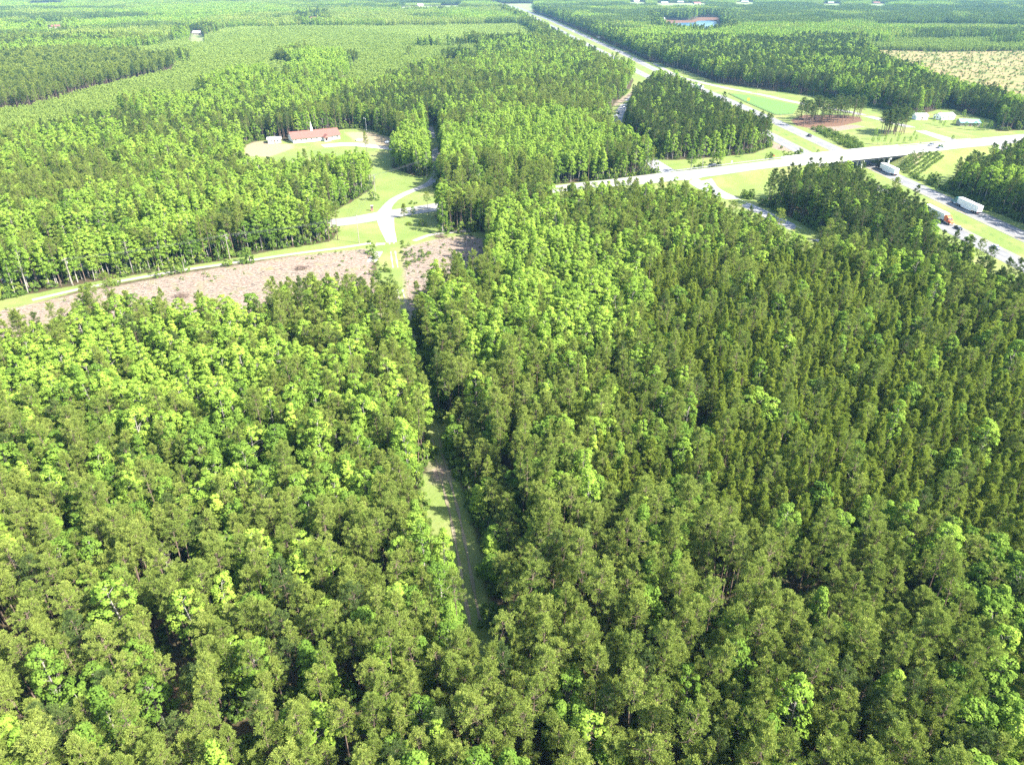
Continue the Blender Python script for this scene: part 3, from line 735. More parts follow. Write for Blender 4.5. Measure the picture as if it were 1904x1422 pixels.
# stands read off the photograph at canopy level: polygon, (pine, slim pine, bright, green) shares, softness in metres
STANDS = [
    (Z([(1080, 560), (1260, 470), (1500, 470), (1904, 600), (2200, 720), (2300, 1000), (1904, 1010), (1700, 960), (1500, 960), (1300, 940), (1130, 880), (1060, 760)]), (.14, .80, .01, .05), 8),
    (Z([(905, 385), (1000, 368), (1090, 440), (1170, 500), (1195, 640), (1110, 700), (1000, 650), (890, 640), (925, 520), (905, 430)]), (.10, .0, .76, .14), 4),
    (Z([(905, 355), (1060, 345), (1240, 350), (1420, 390), (1480, 450), (1250, 460), (1090, 450), (990, 372)]), (.50, .05, .2, .25), 4),
    (Z([(-200, 620), (0, 600), (60, 650), (180, 610), (330, 590), (490, 590), (520, 640), (660, 640), (650, 700), (540, 720), (450, 770), (330, 780), (200, 750), (0, 760), (-200, 800)]), (.16, 0, .7, .14), 4),
    (Z([(-200, 800), (0, 760), (330, 780), (550, 740), (720, 780), (720, 900), (560, 930), (330, 900), (0, 900), (-200, 960)]), (.38, 0, .16, .46), 6),
    (Z([(1040, 640), (1240, 640), (1300, 760), (1250, 860), (1140, 820), (1060, 760)]), (.52, .16, .16, .16), 5),
    (Z([(1740, 1060), (2100, 1000), (2100, 1500), (1840, 1500), (1760, 1250)]), (.35, 0, .05, .6), 5),
    (Z([(-200, 900), (300, 950), (700, 940), (840, 1180), (860, 1500), (-200, 1500)]), (.82, 0, .06, .12), 8),
    (Z([(860, 1150), (1100, 1000), (1600, 980), (1800, 1040), (1760, 1500), (860, 1500)]), (.93, .0, .01, .06), 8),
    (Z([(880, 700), (1050, 740), (1130, 880), (1100, 1000), (960, 1040), (900, 900)]), (.72, .05, .03, .2), 4),
    # mixed front strip below the church and beyond
    (Z([(-100, 430), (60, 400), (210, 345), (340, 335), (530, 284), (690, 284), (700, 350), (600, 400), (520, 420), (440, 395), (300, 440), (60, 490), (-100, 520)]), (.22, 0, .62, .16), 3),
    (Z([(-100, 520), (300, 440), (520, 410), (640, 395), (640, 440), (400, 490), (0, 560)]), (.62, 0, .18, .2), 3),
    (Z([(735, 240), (800, 230), (800, 330), (735, 320)], 16), (.05, 0, .85, .1), 2),
    (Z([(815, 240), (940, 205), (1060, 205), (1130, 240), (1120, 300), (1020, 300), (880, 275), (830, 300)], 15), (.08, 0, .72, .2), 3),
    (Z([(390, 140), (480, 130), (500, 175), (400, 185)]), (.02, 0, .8, .18), 3),
    (Z([(540, 95), (640, 92), (650, 120), (620, 140), (545, 140)]), (.02, 0, .8, .18), 3),
    (Z([(0, 270), (100, 235), (230, 235), (260, 270), (100, 300), (0, 320)]), (.3, 0, .5, .2), 5),
    (Z([(230, 190), (560, 145), (640, 165), (640, 185), (480, 215), (250, 215)]), (.18, 0, .62, .2), 5),
    (Z([(-200, 110), (0, 95), (200, 80), (420, 58), (470, 65), (350, 90), (100, 122), (-200, 150)]), (.05, 0, .7, .25), 10),
    (Z([(-200, 50), (100, 45), (350, 20), (450, 30), (100, 58), (-200, 70)]), (.1, 0, .6, .3), 15),
    (Z([(880, 85), (1020, 80), (1080, 110), (1060, 130), (940, 140), (880, 120)]), (.35, 0, .5, .15), 6),
    (Z([(1500, 440), (1600, 465), (1760, 520), (1904, 570), (2200, 700), (2300, 520), (1850, 440), (1650, 350), (1450, 350)]), (.86, 0, .05, .09), 2),
]
YOUNG = [PS([(-400, 420, 12), (0, 262, 10), (160, 232, 10), (300, 212, 10), (420, 200, 10), (520, 160, 10), (560, 160, 10), (690, 165, 10), (780, 130, 10), (885, 118, 10), (895, 92), (700, 64), (560, 53), (400, 68), (190, 110), (0, 127), (-400, 190)]),
         PS([(1590, 92), (1750, 97), (1904, 95), (2300, 95), (2300, 78), (1904, 76), (1640, 80)]), PS([(60, 48), (300, 38), (480, 33), (480, 38), (200, 50), (60, 56)])]
MATURE = PS([(-400, 160), (0, 122), (120, 112), (240, 118), (330, 128), (322, 140), (180, 172), (60, 207), (0, 214), (-400, 330)])

def in_young(X, Y):
    m_ = np.zeros(X.shape, bool)
    for pl in YOUNG: m_ |= in_poly(X, Y, pl)
    m_ &= ~in_poly(X, Y, MATURE)
    wx = (hashn(X, Y, 42, 19) - .5) * 30; wy = (hashn(X, Y, 42, 29) - .5) * 44
    for st in STANDS[14:18]: m_ &= ~in_poly(X + wx, Y + wy, st[0])
    m_ &= ~((hashn(X, Y, 70, 77) > .87) & (hashn(X, Y, 15, 78) > .3))
    return m_
KN = ['pine', 'slim_pine', 'bright_tree', 'green_tree', 'young_pine', 'shrub', 'dark_pine']
def choose(X, Y, g):
    """kind index for each tree"""
    n_ = len(X); Wt = np.zeros((n_, 4))
    a = hashn(X, Y, 46, 3) * .6 + hashn(X, Y, 19, 5) * .4
    Wt[:, 0] = .72; Wt[:, 2] = .1 + .6 * np.clip((a - .52) * 5, 0, 1); Wt[:, 3] = .14; Wt[:, 0] -= .5 * np.clip((a - .52) * 5, 0, 1)
    fw = np.clip((Y - 450) / 500, 0, 1)
    wx = (hashn(X, Y, 11, 9) - .5) * 2 + (hashn(X, Y, 42, 19) - .5) * 10 * fw; wy = (hashn(X, Y, 11, 12) - .5) * 2 + (hashn(X, Y, 42, 29) - .5) * 14 * fw
    for pl, sh, soft in STANDS:
        m_ = in_poly(X + wx * soft, Y + wy * soft, pl)
        b2 = .75 + .5 * hashn(X, Y, 13, 21)
        Wt[m_] = np.array(sh); Wt[m_, 2] *= b2[m_]
    m_ = in_poly(X, Y, NWWOOD); Wt[m_] = (.8, 0, .05, .15)
    m_ = in_poly(X, Y, SWWOOD); Wt[m_] = (.82, 0, .1, .08)
    m_ = in_poly(X, Y, MATURE); Wt[m_] = (1, 0, 0, 0)
    Wt = np.clip(Wt, 0, 1); Wt /= Wt.sum(1)[:, None]
    k = (g.random(n_)[:, None] > np.cumsum(Wt, 1)).sum(1).clip(0, 3)
    east = X > np.interp(Y, INTER[:, 1], INTER[:, 0])
    pd = .12 + .75 * np.clip((hashn(X, Y, 62, 88) - .42) * 5, 0, 1) * np.clip((Y - 380) / 150, 0, 1)
    pd = np.where(east, .85, pd); pd = np.where(in_poly(X, Y, NWWOOD) | in_poly(X, Y, SWWOOD) | in_poly(X, Y, STANDS[-1][0]), .9, pd); pd = np.where(in_poly(X, Y, MATURE), .3, pd)
    pd = np.where((Y < 170), .06, pd)
    return np.where((k == 0) & (g.random(n_) < pd), 6, k)
def jgrid(x0, x1, y0, y1, s, g, jit=.42):
    xs = np.arange(x0, x1, s); ys_ = np.arange(y0, y1, s * .88)
    X, Y = np.meshgrid(xs, ys_); X = X + (np.arange(len(ys_)) % 2)[:, None] * s / 2
    X = X.ravel() + (g.random(X.size) - .5) * 2 * jit * s; Y = Y.ravel() + (g.random(Y.size) - .5) * 2 * jit * s
    return X, Y
trees = []   # X, Y, kind, height scale, width scale
def add_trees(X, Y, k, sz, sw): trees.append(np.stack([X, Y, k, sz, sw], 1))
def fill(s, y0, y1, young=False, near_open=None, scale=1.0):
    xm = (IW / 2 / F) * (y1 * CP + CAMH * SP) * 1.2 + 30
    X, Y = jgrid(-xm, xm, y0, y1, s, g, .3 if young else .44)
    m_ = frustum(X, Y); X, Y = X[m_], Y[m_]
    yo = in_young(X, Y); m_ = yo if young else ~yo; X, Y = X[m_], Y[m_]
    od = open_dist(X, Y)
    m_ = od < -1.2 - 1.0 * g.random(len(X))
    if near_open: m_ &= od > -near_open
    # a few gaps in the canopy
    gap = hashn(X, Y, 7.5, 31); m_ &= (gap < .86) | (g.random(len(X)) < .35) if not young else m_
    X, Y = X[m_], Y[m_]
    k = np.full(len(X), 4) if young else choose(X, Y, g)
    hs = .84 + .22 * hashn(X, Y, 30, 2) + g.normal(size=len(X)) * .095
    add_trees(X, Y, k, np.clip(hs, .65, 1.25) * scale, (.78 + .34 * g.random(len(X))) * scale)
fill(3.15, 30, 330)
fill(3.55, 330, 700)
fill(4.1, 700, 1250, scale=1.06)
fill(2.75, 480, 900, young=True)
fill(3.5, 900, 1700, young=True, scale=1.1)
fill(5.0, 1250, 2400, near_open=26, scale=1.1)
# understorey
X, Y = jgrid(-330, 330, 40, 420, 4.2, g, .5)
m_ = frustum(X, Y); X, Y = X[m_], Y[m_]; od = open_dist(X, Y); m_ = (od < -.8); X, Y = X[m_], Y[m_]
m_ = g.random(len(X)) < .62; X, Y = X[m_], Y[m_]
add_trees(X, Y, np.full(len(X), 5), .8 + g.random(len(X)) * 1.1, .8 + g.random(len(X)) * .8)
# leafy woodland margins (bushes and small trees in front of the trunks)
X, Y = jgrid(-520, 620, 90, 760, 2.6, g, .5)
m_ = frustum(X, Y); X, Y = X[m_], Y[m_]; od = open_dist(X, Y); edge = (od < -.3) & (od > -4.5) & (hashn(X, Y, 12, 8) > .3)
m_ = edge & (g.random(len(X)) < .6); X, Y = X[m_], Y[m_]
add_trees(X, Y, np.full(len(X), 5), .9 + g.random(len(X)) * 1.5, .9 + g.random(len(X)) * .6)
# scrub field bushes, weeds in the clearings
def scatter(pl, n_, kk, s0, s1):
    lo, hi = pl.min(0), pl.max(0); X = g.uniform(lo[0], hi[0], n_); Y = g.uniform(lo[1], hi[1], n_)
    m_ = in_poly(X, Y, pl) & frustum(X, Y); X, Y = X[m_], Y[m_]
    di, _ = d_line(X, Y, INTER); do = np.full(len(X), 99.)
    for rd, w in ROADS: do = np.minimum(do, d_line(X, Y, rd)[0] - w)
    m_ = (di > 22) & (do > 0); X, Y = X[m_], Y[m_]
    add_trees(X, Y, np.full(len(X), kk), g.uniform(s0, s1, len(X)), g.uniform(s0, s1, len(X)))
sc = POLY['scrub'][0]
scatter(sc, 5200, 5, .3, 1.0); scatter(sc, 900, 4, .25, .6); scatter(sc, 60, 3, .3, .6)
for pl in POLY['dirt'][:2]: scatter(pl, 150, 5, .2, .5)
scatter(PS([(1508, 240), (1530, 238), (1602, 266), (1604, 280), (1575, 278)]), 420, 5, .5, .9)
scatter(PS([(1660, 320), (1700, 330), (1862, 388), (1858, 398), (1760, 366)]), 900, 5, .5, 1.0)
scatter(PS([(1434, 270), (1470, 284), (1478, 282), (1440, 266)]), 60, 5, .5, .8)
scatter(PS([(742, 448), (760, 446), (800, 470), (770, 500), (745, 500)]), 60, 5, .3, .7)
scatter(PS([(692, 480), (722, 485), (738, 530), (705, 540), (690, 510)]), 60, 5, .3, .7)
scatter(PS([(760, 376), (772, 374), (776, 380), (762, 382)]), 12, 5, .3, .5)
def rows(a, b, nrow, gap, s0, s1, z=0.0, step=1.5):
    a = P(*a); b = P(*b); L_ = np.hypot(*(b - a)); t_ = (b - a) / L_; nn = np.array([-t_[1], t_[0]])
    q = np.arange(0, L_, step); X, Y = [], []
    for r_ in range(nrow):
        p = a + t_ * q[:, None] + nn * (r_ * gap) + g.normal(size=(len(q), 2)) * .18; X.append(p[:, 0]); Y.append(p[:, 1])
    X, Y = np.concatenate(X), np.concatenate(Y)
    do = np.minimum.reduce([d_line(X, Y, rd)[0] - w for rd, w in ROADS] + [d_line(X, Y, INTER)[0] - 21]); X, Y = X[do > 1], Y[do > 1]
    add_trees(X, Y, np.full(len(X), 5), g.uniform(s0, s1, len(X)), g.uniform(s0, s1, len(X)))
rows((1345, 327, 2.5), (1500, 311, 4), 3, 2.0, .4, .6)
rows((1350, 331, 1.5), (1400, 326, 2), 1, 2.0, .5, .8)
rows((1652, 322, 1), (1715, 291, 3), 6, -2.3, .4, .75, step=1.7)
trees = np.vstack(trees)
print('TREES', len(trees))
TX, TY, TK, TS, TW = trees.T; TK = TK.astype(int)
# small trees where the opening along the track gets its sun
_dx = TX - np.interp(TY, TRACK[::-1, 1], TRACK[::-1, 0])
_m = (TY > 92) & (TY < 150) & (_dx > 0) & (_dx < 12) & (TK != 5); TS[_m] *= .62; TW[_m] *= .8
_m = (TY > 165) & (TY < 300) & (_dx > 0) & (_dx < 8) & (TK != 5) & (g.random(len(TX)) < .5); TS[_m] *= .6
_b = (TK == 2) | (TK == 3); TW[_b] *= 1.2; TS[_b] *= 1.04
TZ = terrain(TX, TY) - .1
TR = g.random(len(TX)) * 6.2832

# far woods: patches of many small trees, beyond the individual ones
def patch_mesh(shares, seed, young=False, pm='pine_needles'):
    gg = np.random.default_rng(seed); V = []; tone = []; hue = []; mi = []; fn = []
    X, Y = jgrid(-17, 17, -17, 17, 4.0 if young else 4.6, gg)
    for x, y in zip(X, Y):
        r = gg.random(); kk = int((r > np.cumsum(shares)).sum()); H = (7 if young else (16, 16, 16)[min(kk, 2)]) * gg.uniform(.85, 1.15)
        nq = 34; u = gg.random(nq) ** .8; Rr = (1.4 if young else 2.2) * gg.uniform(.8, 1.25); az = gg.random(nq) * 6.28
        pr = ((1 - u) ** .7 if (kk == 0 and young) else (1 - u ** 2.4) ** .5)
        z = H * (.3 + .7 * u); p = np.stack([x + np.cos(az) * Rr * pr * .8, y + np.sin(az) * Rr * pr * .8, z], 1)
        nr_ = unit(np.stack([np.cos(az), np.sin(az), np.full(nq, .7)], 1) + rand_dirs(nq, gg) * .5)
        V.append(quads(p, nr_, (.55 if young else .75) * gg.uniform(.7, 1.2, nq), gg)); t0 = gg.random()
        tone.append(np.repeat(np.clip(t0 * .6 + .4 * u, 0, 1), 4)); hue.append(np.full(nq * 4, 0.)); mi.append(np.full(nq, min(kk, 2)))
    V = np.vstack(V); mats = ['young_pine_needles'] * 3 if young else [pm, 'bright_leaves', 'green_leaves']
    return mesh_np('distant_trees', V, 4, np.arange(len(V)), mats, np.concatenate(mi), {'tone': np.concatenate(tone), 'hue': np.concatenate(hue)})
PATCH = [patch_mesh((.93, .02, .05), 1), patch_mesh((.85, .07, .08), 2), patch_mesh((.93, .0, .07), 3), patch_mesh((.15, .6, .25), 4), patch_mesh((.2, .45, .35), 5),
         patch_mesh((.55, .2, .25), 6), patch_mesh((.5, .2, .3), 7), patch_mesh((1, 0, 0), 8, True), patch_mesh((1, 0, 0), 9, True), patch_mesh((.93, .02, .05), 11, pm='dark_pine_needles'), patch_mesh((.85, .05, .1), 12, pm='dark_pine_needles')]
xs = []; 
X, Y = jgrid(-5200, 5200, 1235, 6200, 29, g, .12)
m_ = frustum(X, Y, 1.25); X, Y = X[m_], Y[m_]
od = open_dist(X, Y); yo = in_young(X, Y); m_ = (od < -17) & ~(yo & (Y < 1690)); X, Y, yo = X[m_], Y[m_], yo[m_]
a = hashn(X * .45, Y, 190, 4) * .65 + hashn(X, Y, 60, 6) * .35      # bands of hardwood along the creeks
for st in STANDS[14:20]: a = np.where(in_poly(X, Y, st[0]), .9, a)
b_ = hashn(X * .6, Y, 260, 17)
pi = np.where(yo | (b_ > .7), 7 + g.integers(0, 2, len(X)), np.where(a > .62, 3 + g.integers(0, 2, len(X)), np.where(a > .5, 5 + g.integers(0, 2, len(X)), g.integers(0, 3, len(X)))))
dk = (hashn(X, Y, 170, 52) > .47) | (X > np.interp(Y, INTER[:, 1], INTER[:, 0])); pi = np.where((pi < 3) & dk, 9 + g.integers(0, 2, len(X)), pi)
PX, PY, PI_ = X, Y, pi
print('PATCHES', len(PX))

# ------------------------------------------------------------------ joined woods (copies too many to pick apart)
def source_collection(name, meshes):
    col = bpy.data.collections.new(name)
    for i, me in enumerate(meshes):
        o = bpy.data.objects.new('%s_%02d' % (name, i), me); col.objects.link(o)
    return col
def wood(name, label, cat_kind, X, Y, Zz, rot, sxy, sz, which, col):
    me = bpy.data.meshes.new(name); me.vertices.add(len(X)); me.vertices.foreach_set('co', np.stack([X, Y, Zz], 1).astype(np.float32).ravel())
    tl = np.random.default_rng(3).normal(size=len(X)) * (.0 if name == 'distant_forest' else .05)
    for nm, v in (('tilt', tl), ('rz', rot), ('sxy', sxy), ('sz', sz)):
        at = me.attributes.new(nm, 'FLOAT', 'POINT'); at.data.foreach_set('value', np.asarray(v, np.float32))
    at = me.attributes.new('which', 'INT', 'POINT'); at.data.foreach_set('value', np.asarray(which, np.int32))
    o = link(name, me); tag(o, label, None, None, 'stuff')
    ng = bpy.data.node_groups.new(name, 'GeometryNodeTree')
    ng.interface.new_socket('Geometry', in_out='INPUT', socket_type='NodeSocketGeometry'); ng.interface.new_socket('Geometry', in_out='OUTPUT', socket_type='NodeSocketGeometry')
    nd = ng.nodes; L = ng.links
    gi, go = nd.new('NodeGroupInput'), nd.new('NodeGroupOutput')
    ci = nd.new('GeometryNodeCollectionInfo'); ci.inputs['Collection'].default_value = col; ci.inputs['Separate Children'].default_value = True; ci.inputs['Reset Children'].default_value = True
    ip = nd.new('GeometryNodeInstanceOnPoints'); ip.inputs['Pick Instance'].default_value = True
    def na(n_, t):
        q = nd.new('GeometryNodeInputNamedAttribute'); q.data_type = t; q.inputs['Name'].default_value = n_; return [s for s in q.outputs if s.enabled and s.name == 'Attribute'][0]
    L.new(gi.outputs[0], ip.inputs['Points']); L.new(ci.outputs[0], ip.inputs['Instance']); L.new(na('which', 'INT'), ip.inputs['Instance Index'])
    c1 = nd.new('ShaderNodeCombineXYZ'); L.new(na('rz', 'FLOAT'), c1.inputs[2]); L.new(na('tilt', 'FLOAT'), c1.inputs[0]); L.new(c1.outputs[0], ip.inputs['Rotation'])
    c2 = nd.new('ShaderNodeCombineXYZ'); s1 = na('sxy', 'FLOAT'); L.new(s1, c2.inputs[0]); L.new(s1, c2.inputs[1]); L.new(na('sz', 'FLOAT'), c2.inputs[2]); L.new(c2.outputs[0], ip.inputs['Scale'])
    L.new(ip.outputs[0], go.inputs[0])
    md = o.modifiers.new('trees', 'NODES'); md.node_group = ng
    return o

# trees that stand alone or in small clumps, placed one by one: pixel of the foot, kind, variant, height, width, label
HAND = []
def hand(px, py, k, h, w, label, group=None, z=0.0, cat=None): 
    p = P(px, py, z); HAND.append((p[0], p[1], k, h, w, label, group, cat))
hand(683, 290, 'pine', 17.5, 1.0, 'lone tall pine standing on the lawn before the church', cat='pine tree')
hand(1339, 302.5, 'pine', 10.5, .75, 'thin lone pine on the verge with its shadow on the grass', z=2, cat='pine tree')
hand(697, 372, 'shrub', 4.0, 1.4, 'single round dark bush on the lawn left of the driveway', cat='bush')
for i, (px, py, h) in enumerate([(628, 446, 15), (612, 450, 16), (575, 452, 12), (597, 447, 17), (545, 458, 14), (619, 440, 14)]):
    hand(px, py, 'pine', h, 1.0, ['pale trunked pine nearest the junction at the end of the roadside row', 'pale trunked pine second from the junction in the roadside row', 'short bushy pine in the roadside row before the gap in the trees',
         'tallest pine of the roadside row near the junction', 'leaning green pine at the far end of the roadside row', 'flat topped pine behind the roadside row by the junction'][i], 'roadside pines left of the junction', cat='pine tree')
hand(752, 405, 'slim_pine', 8, 1.0, 'small pointed pine right of the junction apron', z=0, cat='pine tree')
hand(768, 403, 'green_tree', 5, .8, 'low bushy tree beside the small pointed pine by the junction', cat='broadleaf tree')
hand(786, 420, 'shrub', 2.6, 1.2, 'low bush between the junction apron and the tall pine stand', cat='bush')
hand(760, 418, 'shrub', 2.2, 1.1, 'low bush in front of the small pointed pine by the junction', cat='bush')
hand(797, 401, 'pine', 10, .8, 'mid height pine between the small pointed pine and the stand', cat='pine tree')
hand(794, 330, 'bright_tree', 21, 1.05, 'tallest bright poplar at the corner of the church lawn', 'poplars beside the church lawn', cat='broadleaf tree')
hand(779, 325, 'bright_tree', 19, .95, 'bright poplar left of the tallest one by the church lawn', 'poplars beside the church lawn', cat='broadleaf tree')
hand(763, 321, 'green_tree', 15, .85, 'darker leafy tree in the middle of the poplar clump', 'poplars beside the church lawn', cat='broadleaf tree')
hand(742, 315, 'bright_tree', 10, .8, 'low bright tree at the left end of the poplar clump', 'poplars beside the church lawn', cat='broadleaf tree')
hand(1520, 289, 'green_tree', 5.5, .8, 'dark round tree on the verge left of the bridge', z=2, cat='broadleaf tree')
hand(1487, 289, 'green_tree', 6, .85, 'larger dark round tree touching the far parapet left of the bridge', z=3, cat='broadleaf tree')
hand(1424, 298, 'green_tree', 5, .6, 'left one of two small dark conical trees on the verge', z=3, cat='broadleaf tree')
hand(1433, 297, 'green_tree', 4, .5, 'right one of two small dark conical trees on the verge', z=3, cat='broadleaf tree')
hand(1380, 292, 'green_tree', 5, .8, 'low spreading tree before the triangular pine wood', z=0, cat='broadleaf tree')
hand(1770, 260, 'green_tree', 4.5, .6, 'dark pointed bush beside the road right of the bridge', z=4, cat='broadleaf tree')
hand(1712, 266, 'green_tree', 3.2, .5, 'low dark bush at the far parapet right end', z=3, cat='bush')
hand(1743, 289, 'shrub', 2.6, 1.2, 'solitary green bush at the end of the planted slope', z=2, cat='bush')
rr = np.random.default_rng(5)
# pine clump on red straw: columns and rows
n_ = 0
for i in range(44):
    t = (i + .5) / 44; px = 1484 + t * 118 + rr.normal() * 2.5; py = 232 - 12 * t + rr.uniform(-10, 5)
    hand(px, py, 'dark_pine', rr.uniform(14, 17.5), 1.5, ['straight pine of the red straw clump at its %s', 'flat topped pine of the red straw clump at its %s'][i % 2] % ['left end', 'left middle', 'centre', 'right middle', 'right end'][min(4, int(t * 5))], 'pines on the red straw bed', cat='pine tree')
for i in range(20):
    t = (i + .5) / 20; px = 1636 + t * 46 + rr.normal() * 2; py = 247 + rr.uniform(-5, 6)
    hand(px, py, 'dark_pine', rr.uniform(15, 18), 1.6, 'pine of the small grove between slip road and overpass, %s side' % ['west', 'east'][int(t * 2)], 'pines of the small grove by the overpass', z=.5, cat='pine tree')
for i, (px, py) in enumerate([(1622, 266), (1632, 267), (1644, 268), (1655, 268), (1668, 267), (1680, 266), (1692, 264), (1703, 261), (1698, 254), (1626, 258)]):
    hand(px, py, 'bright_tree', rr.uniform(4.5, 8), .55, 'bright young sapling number %s along the foot of the small grove' % ['one', 'two', 'three', 'four', 'five', 'six', 'seven', 'eight', 'nine', 'ten'][i], 'saplings at the foot of the small grove', z=.8, cat='broadleaf tree')
for i, (px, py) in enumerate([(1735, 231), (1747, 234), (1753, 238), (1772, 236), (1793, 240), (1810, 242), (1822, 243), (1838, 243), (1790, 222)]):
    hand(px, py, 'green_tree' if i % 2 else 'bright_tree', rr.uniform(5, 9), .75, ['round tree right of the white shed', 'small tree before the pale roofed house', 'pointed tree before the pale roofed house', 'bright garden tree left of the teal roofed house', 'garden tree at the corner of the teal roofed house',
         'clipped tree before the teal roofed house', 'dark shrubby tree right of the teal roofed house', 'tall garden tree farthest right of the teal roofed house', 'broad tree between the two houses'][i], 'garden trees around the houses', z=0, cat='broadleaf tree')
for i, (px, py, h) in enumerate([(1712, 211, 15), (1738, 203, 17), (1722, 208, 16)]):
    hand(px, py, 'pine', h, 1.1, ['big dark pine just behind the white shed', 'wide pine to the right behind the white shed', 'pine standing between the two behind the shed'][i], 'pines behind the white shed', cat='pine tree')

VAR = {}
def place_tree(kindname, vi, x, y, z, rz, s_xy, s_z, label, group, cat):
    full = KINDS[kindname][0]
    cr, tr, _ = full[vi]
    nm = {'pine': 'pine_tree', 'dark_pine': 'pine_tree', 'slim_pine': 'pine_tree', 'young_pine': 'pine_tree', 'bright_tree': 'broadleaf_tree', 'green_tree': 'broadleaf_tree', 'shrub': 'bush'}[kindname]
    e = empty(nm, (x, y, z), rz, label, cat, group); e.rotation_euler = (random.gauss(0, .035), random.gauss(0, .035), rz); e.scale = (s_xy, s_xy, s_z)
    link('crown', cr, e); link('trunk', tr, e)
    return e
HB = {'pine': 17, 'dark_pine': 17, 'slim_pine': 14.5, 'young_pine': 5.8, 'bright_tree': 16.5, 'green_tree': 15.5, 'shrub': 2.6}
nhand = {'pine': 0, 'leaf': 0}
for (x, y, k, h, w, label, group, cat) in HAND:
    vi = int(rr.integers(0, len(KINDS[k][0])))
    s_ = h / HB[k]; wx = w if k in ('pine', 'slim_pine', 'dark_pine') else w * (.5 + .5 * s_) 
    place_tree(k, vi, x, y, tz(x, y) - .1, rr.random() * 6.28, wx, s_, label, group, cat)
    nhand['pine' if 'pine' in k else 'leaf'] += 1

# the nearest trees in view become things of their own
px_, py_, dep = project(TX, TY, TZ + 13 * TS)
inview = (px_ > -10) & (px_ < IW + 10) & (py_ > 0) & (py_ < IH + 60) & (TK != 4) & (TK != 5)
single = np.zeros(len(TX), bool)
for ks, quota in (((0, 1, 6), 296 - nhand['pine']), ((2, 3), 296 - nhand['leaf'])):
    cnd = np.where(inview & np.isin(TK, ks))[0]
    single[cnd[np.argsort(dep[cnd])][:quota]] = True
VI = np.array([g.integers(0, len(KINDS[KN[k]][0])) for k in TK])
trk_d, _ = d_line(TX, TY, TRACK); 
trk_x = np.interp(TY, TRACK[::-1, 1], TRACK[::-1, 0])
ROWS = ['at the bottom', 'near the bottom', 'low in the wood', 'below the bare patch', 'beside the bare patch', 'above the bare patch', 'toward the clearing', 'close to the clearing']
def spot(i):
    r = min(7, int((IH - py_[i]) / 100)) if py_[i] < IH else 0
    sd = px_[i] - np.interp(min(py_[i], 1110), [400, 540, 770, 905, 1010, 1110], [716, 744, 800, 832, 858, 885])
    side = 'right' if sd > 0 else 'left'; q = abs(sd)
    c = ('beside the track' if q < 60 else 'just %s of the track' % side if q < 180 else '%s of the track' % side if q < 380 else 'far %s of the track' % side if q < 640 else 'by the %s edge' % side)
    return c, ROWS[max(0, r)]
for i in np.where(single)[0]:
    k = KN[TK[i]]; s_z, s_w = TS[i], TW[i]; c, rw = spot(i)
    size = 'tall' if s_z > 1.03 else 'short' if s_z < .9 else 'mid height'
    wq = s_w / (1.2 if TK[i] in (2, 3) else 1.0)
    wide = 'broad' if wq > 1.02 else 'narrow' if wq < .88 else 'rounded'
    if 'pine' in k: nm = 'pointed pine' if k == 'slim_pine' else 'dark pine' if k == 'dark_pine' else 'olive pine'; cat = 'pine tree'; gr = 'pines of the near wood'
    else: nm = ('pale leafy tree' if k == 'bright_tree' else 'deep green tree'); cat = 'broadleaf tree'; gr = 'leafy trees of the near wood'
    place_tree(k, VI[i], TX[i], TY[i], TZ[i], TR[i], s_w, s_z, ('%s %s %s %s, %s' % (size, wide, nm, c, rw)).replace('mid height ', ''), gr, cat)
rest = ~single
def mass(name, label, ks, sel):
    cols = []; base = 0; which = np.zeros(len(TX), int); ms = []
    for k in ks:
        full, coarse = KINDS[KN[k]]
        m1 = (TK == k)
        far_ = np.hypot(TX, TY) > 850
        which = np.where(m1 & ~far_, base + VI, np.where(m1 & far_, base + len(full) + VI, which))
        ms += [f[2] for f in full] + coarse; base += 2 * len(full)
    q = sel & np.isin(TK, ks)
    wood(name, label, None, TX[q], TY[q], TZ[q], TR[q], TW[q], TS[q], which[q], source_collection(name + '_source', ms))
mass('pine_forest', 'olive green pine forest stretching over the plain', (0, 1, 6), rest)
mass('hardwood_forest', 'yellow green and deep green leafy woods between the pines', (2, 3), rest)
mass('young_pine_plantation', 'even light green plantation of young pines', (4,), rest)
mass('shrubbery', 'low bushes under and beside the woods', (5,), rest)
wood('distant_forest', 'far hazy forest reaching the horizon', None, PX, PY, np.zeros(len(PX)) - .1, g.integers(0, 4, len(PX)) * math.pi / 2, np.ones(len(PX)) * 1.0, g.uniform(.85, 1.15, len(PX)), PI_, source_collection('distant_forest_source', PATCH))

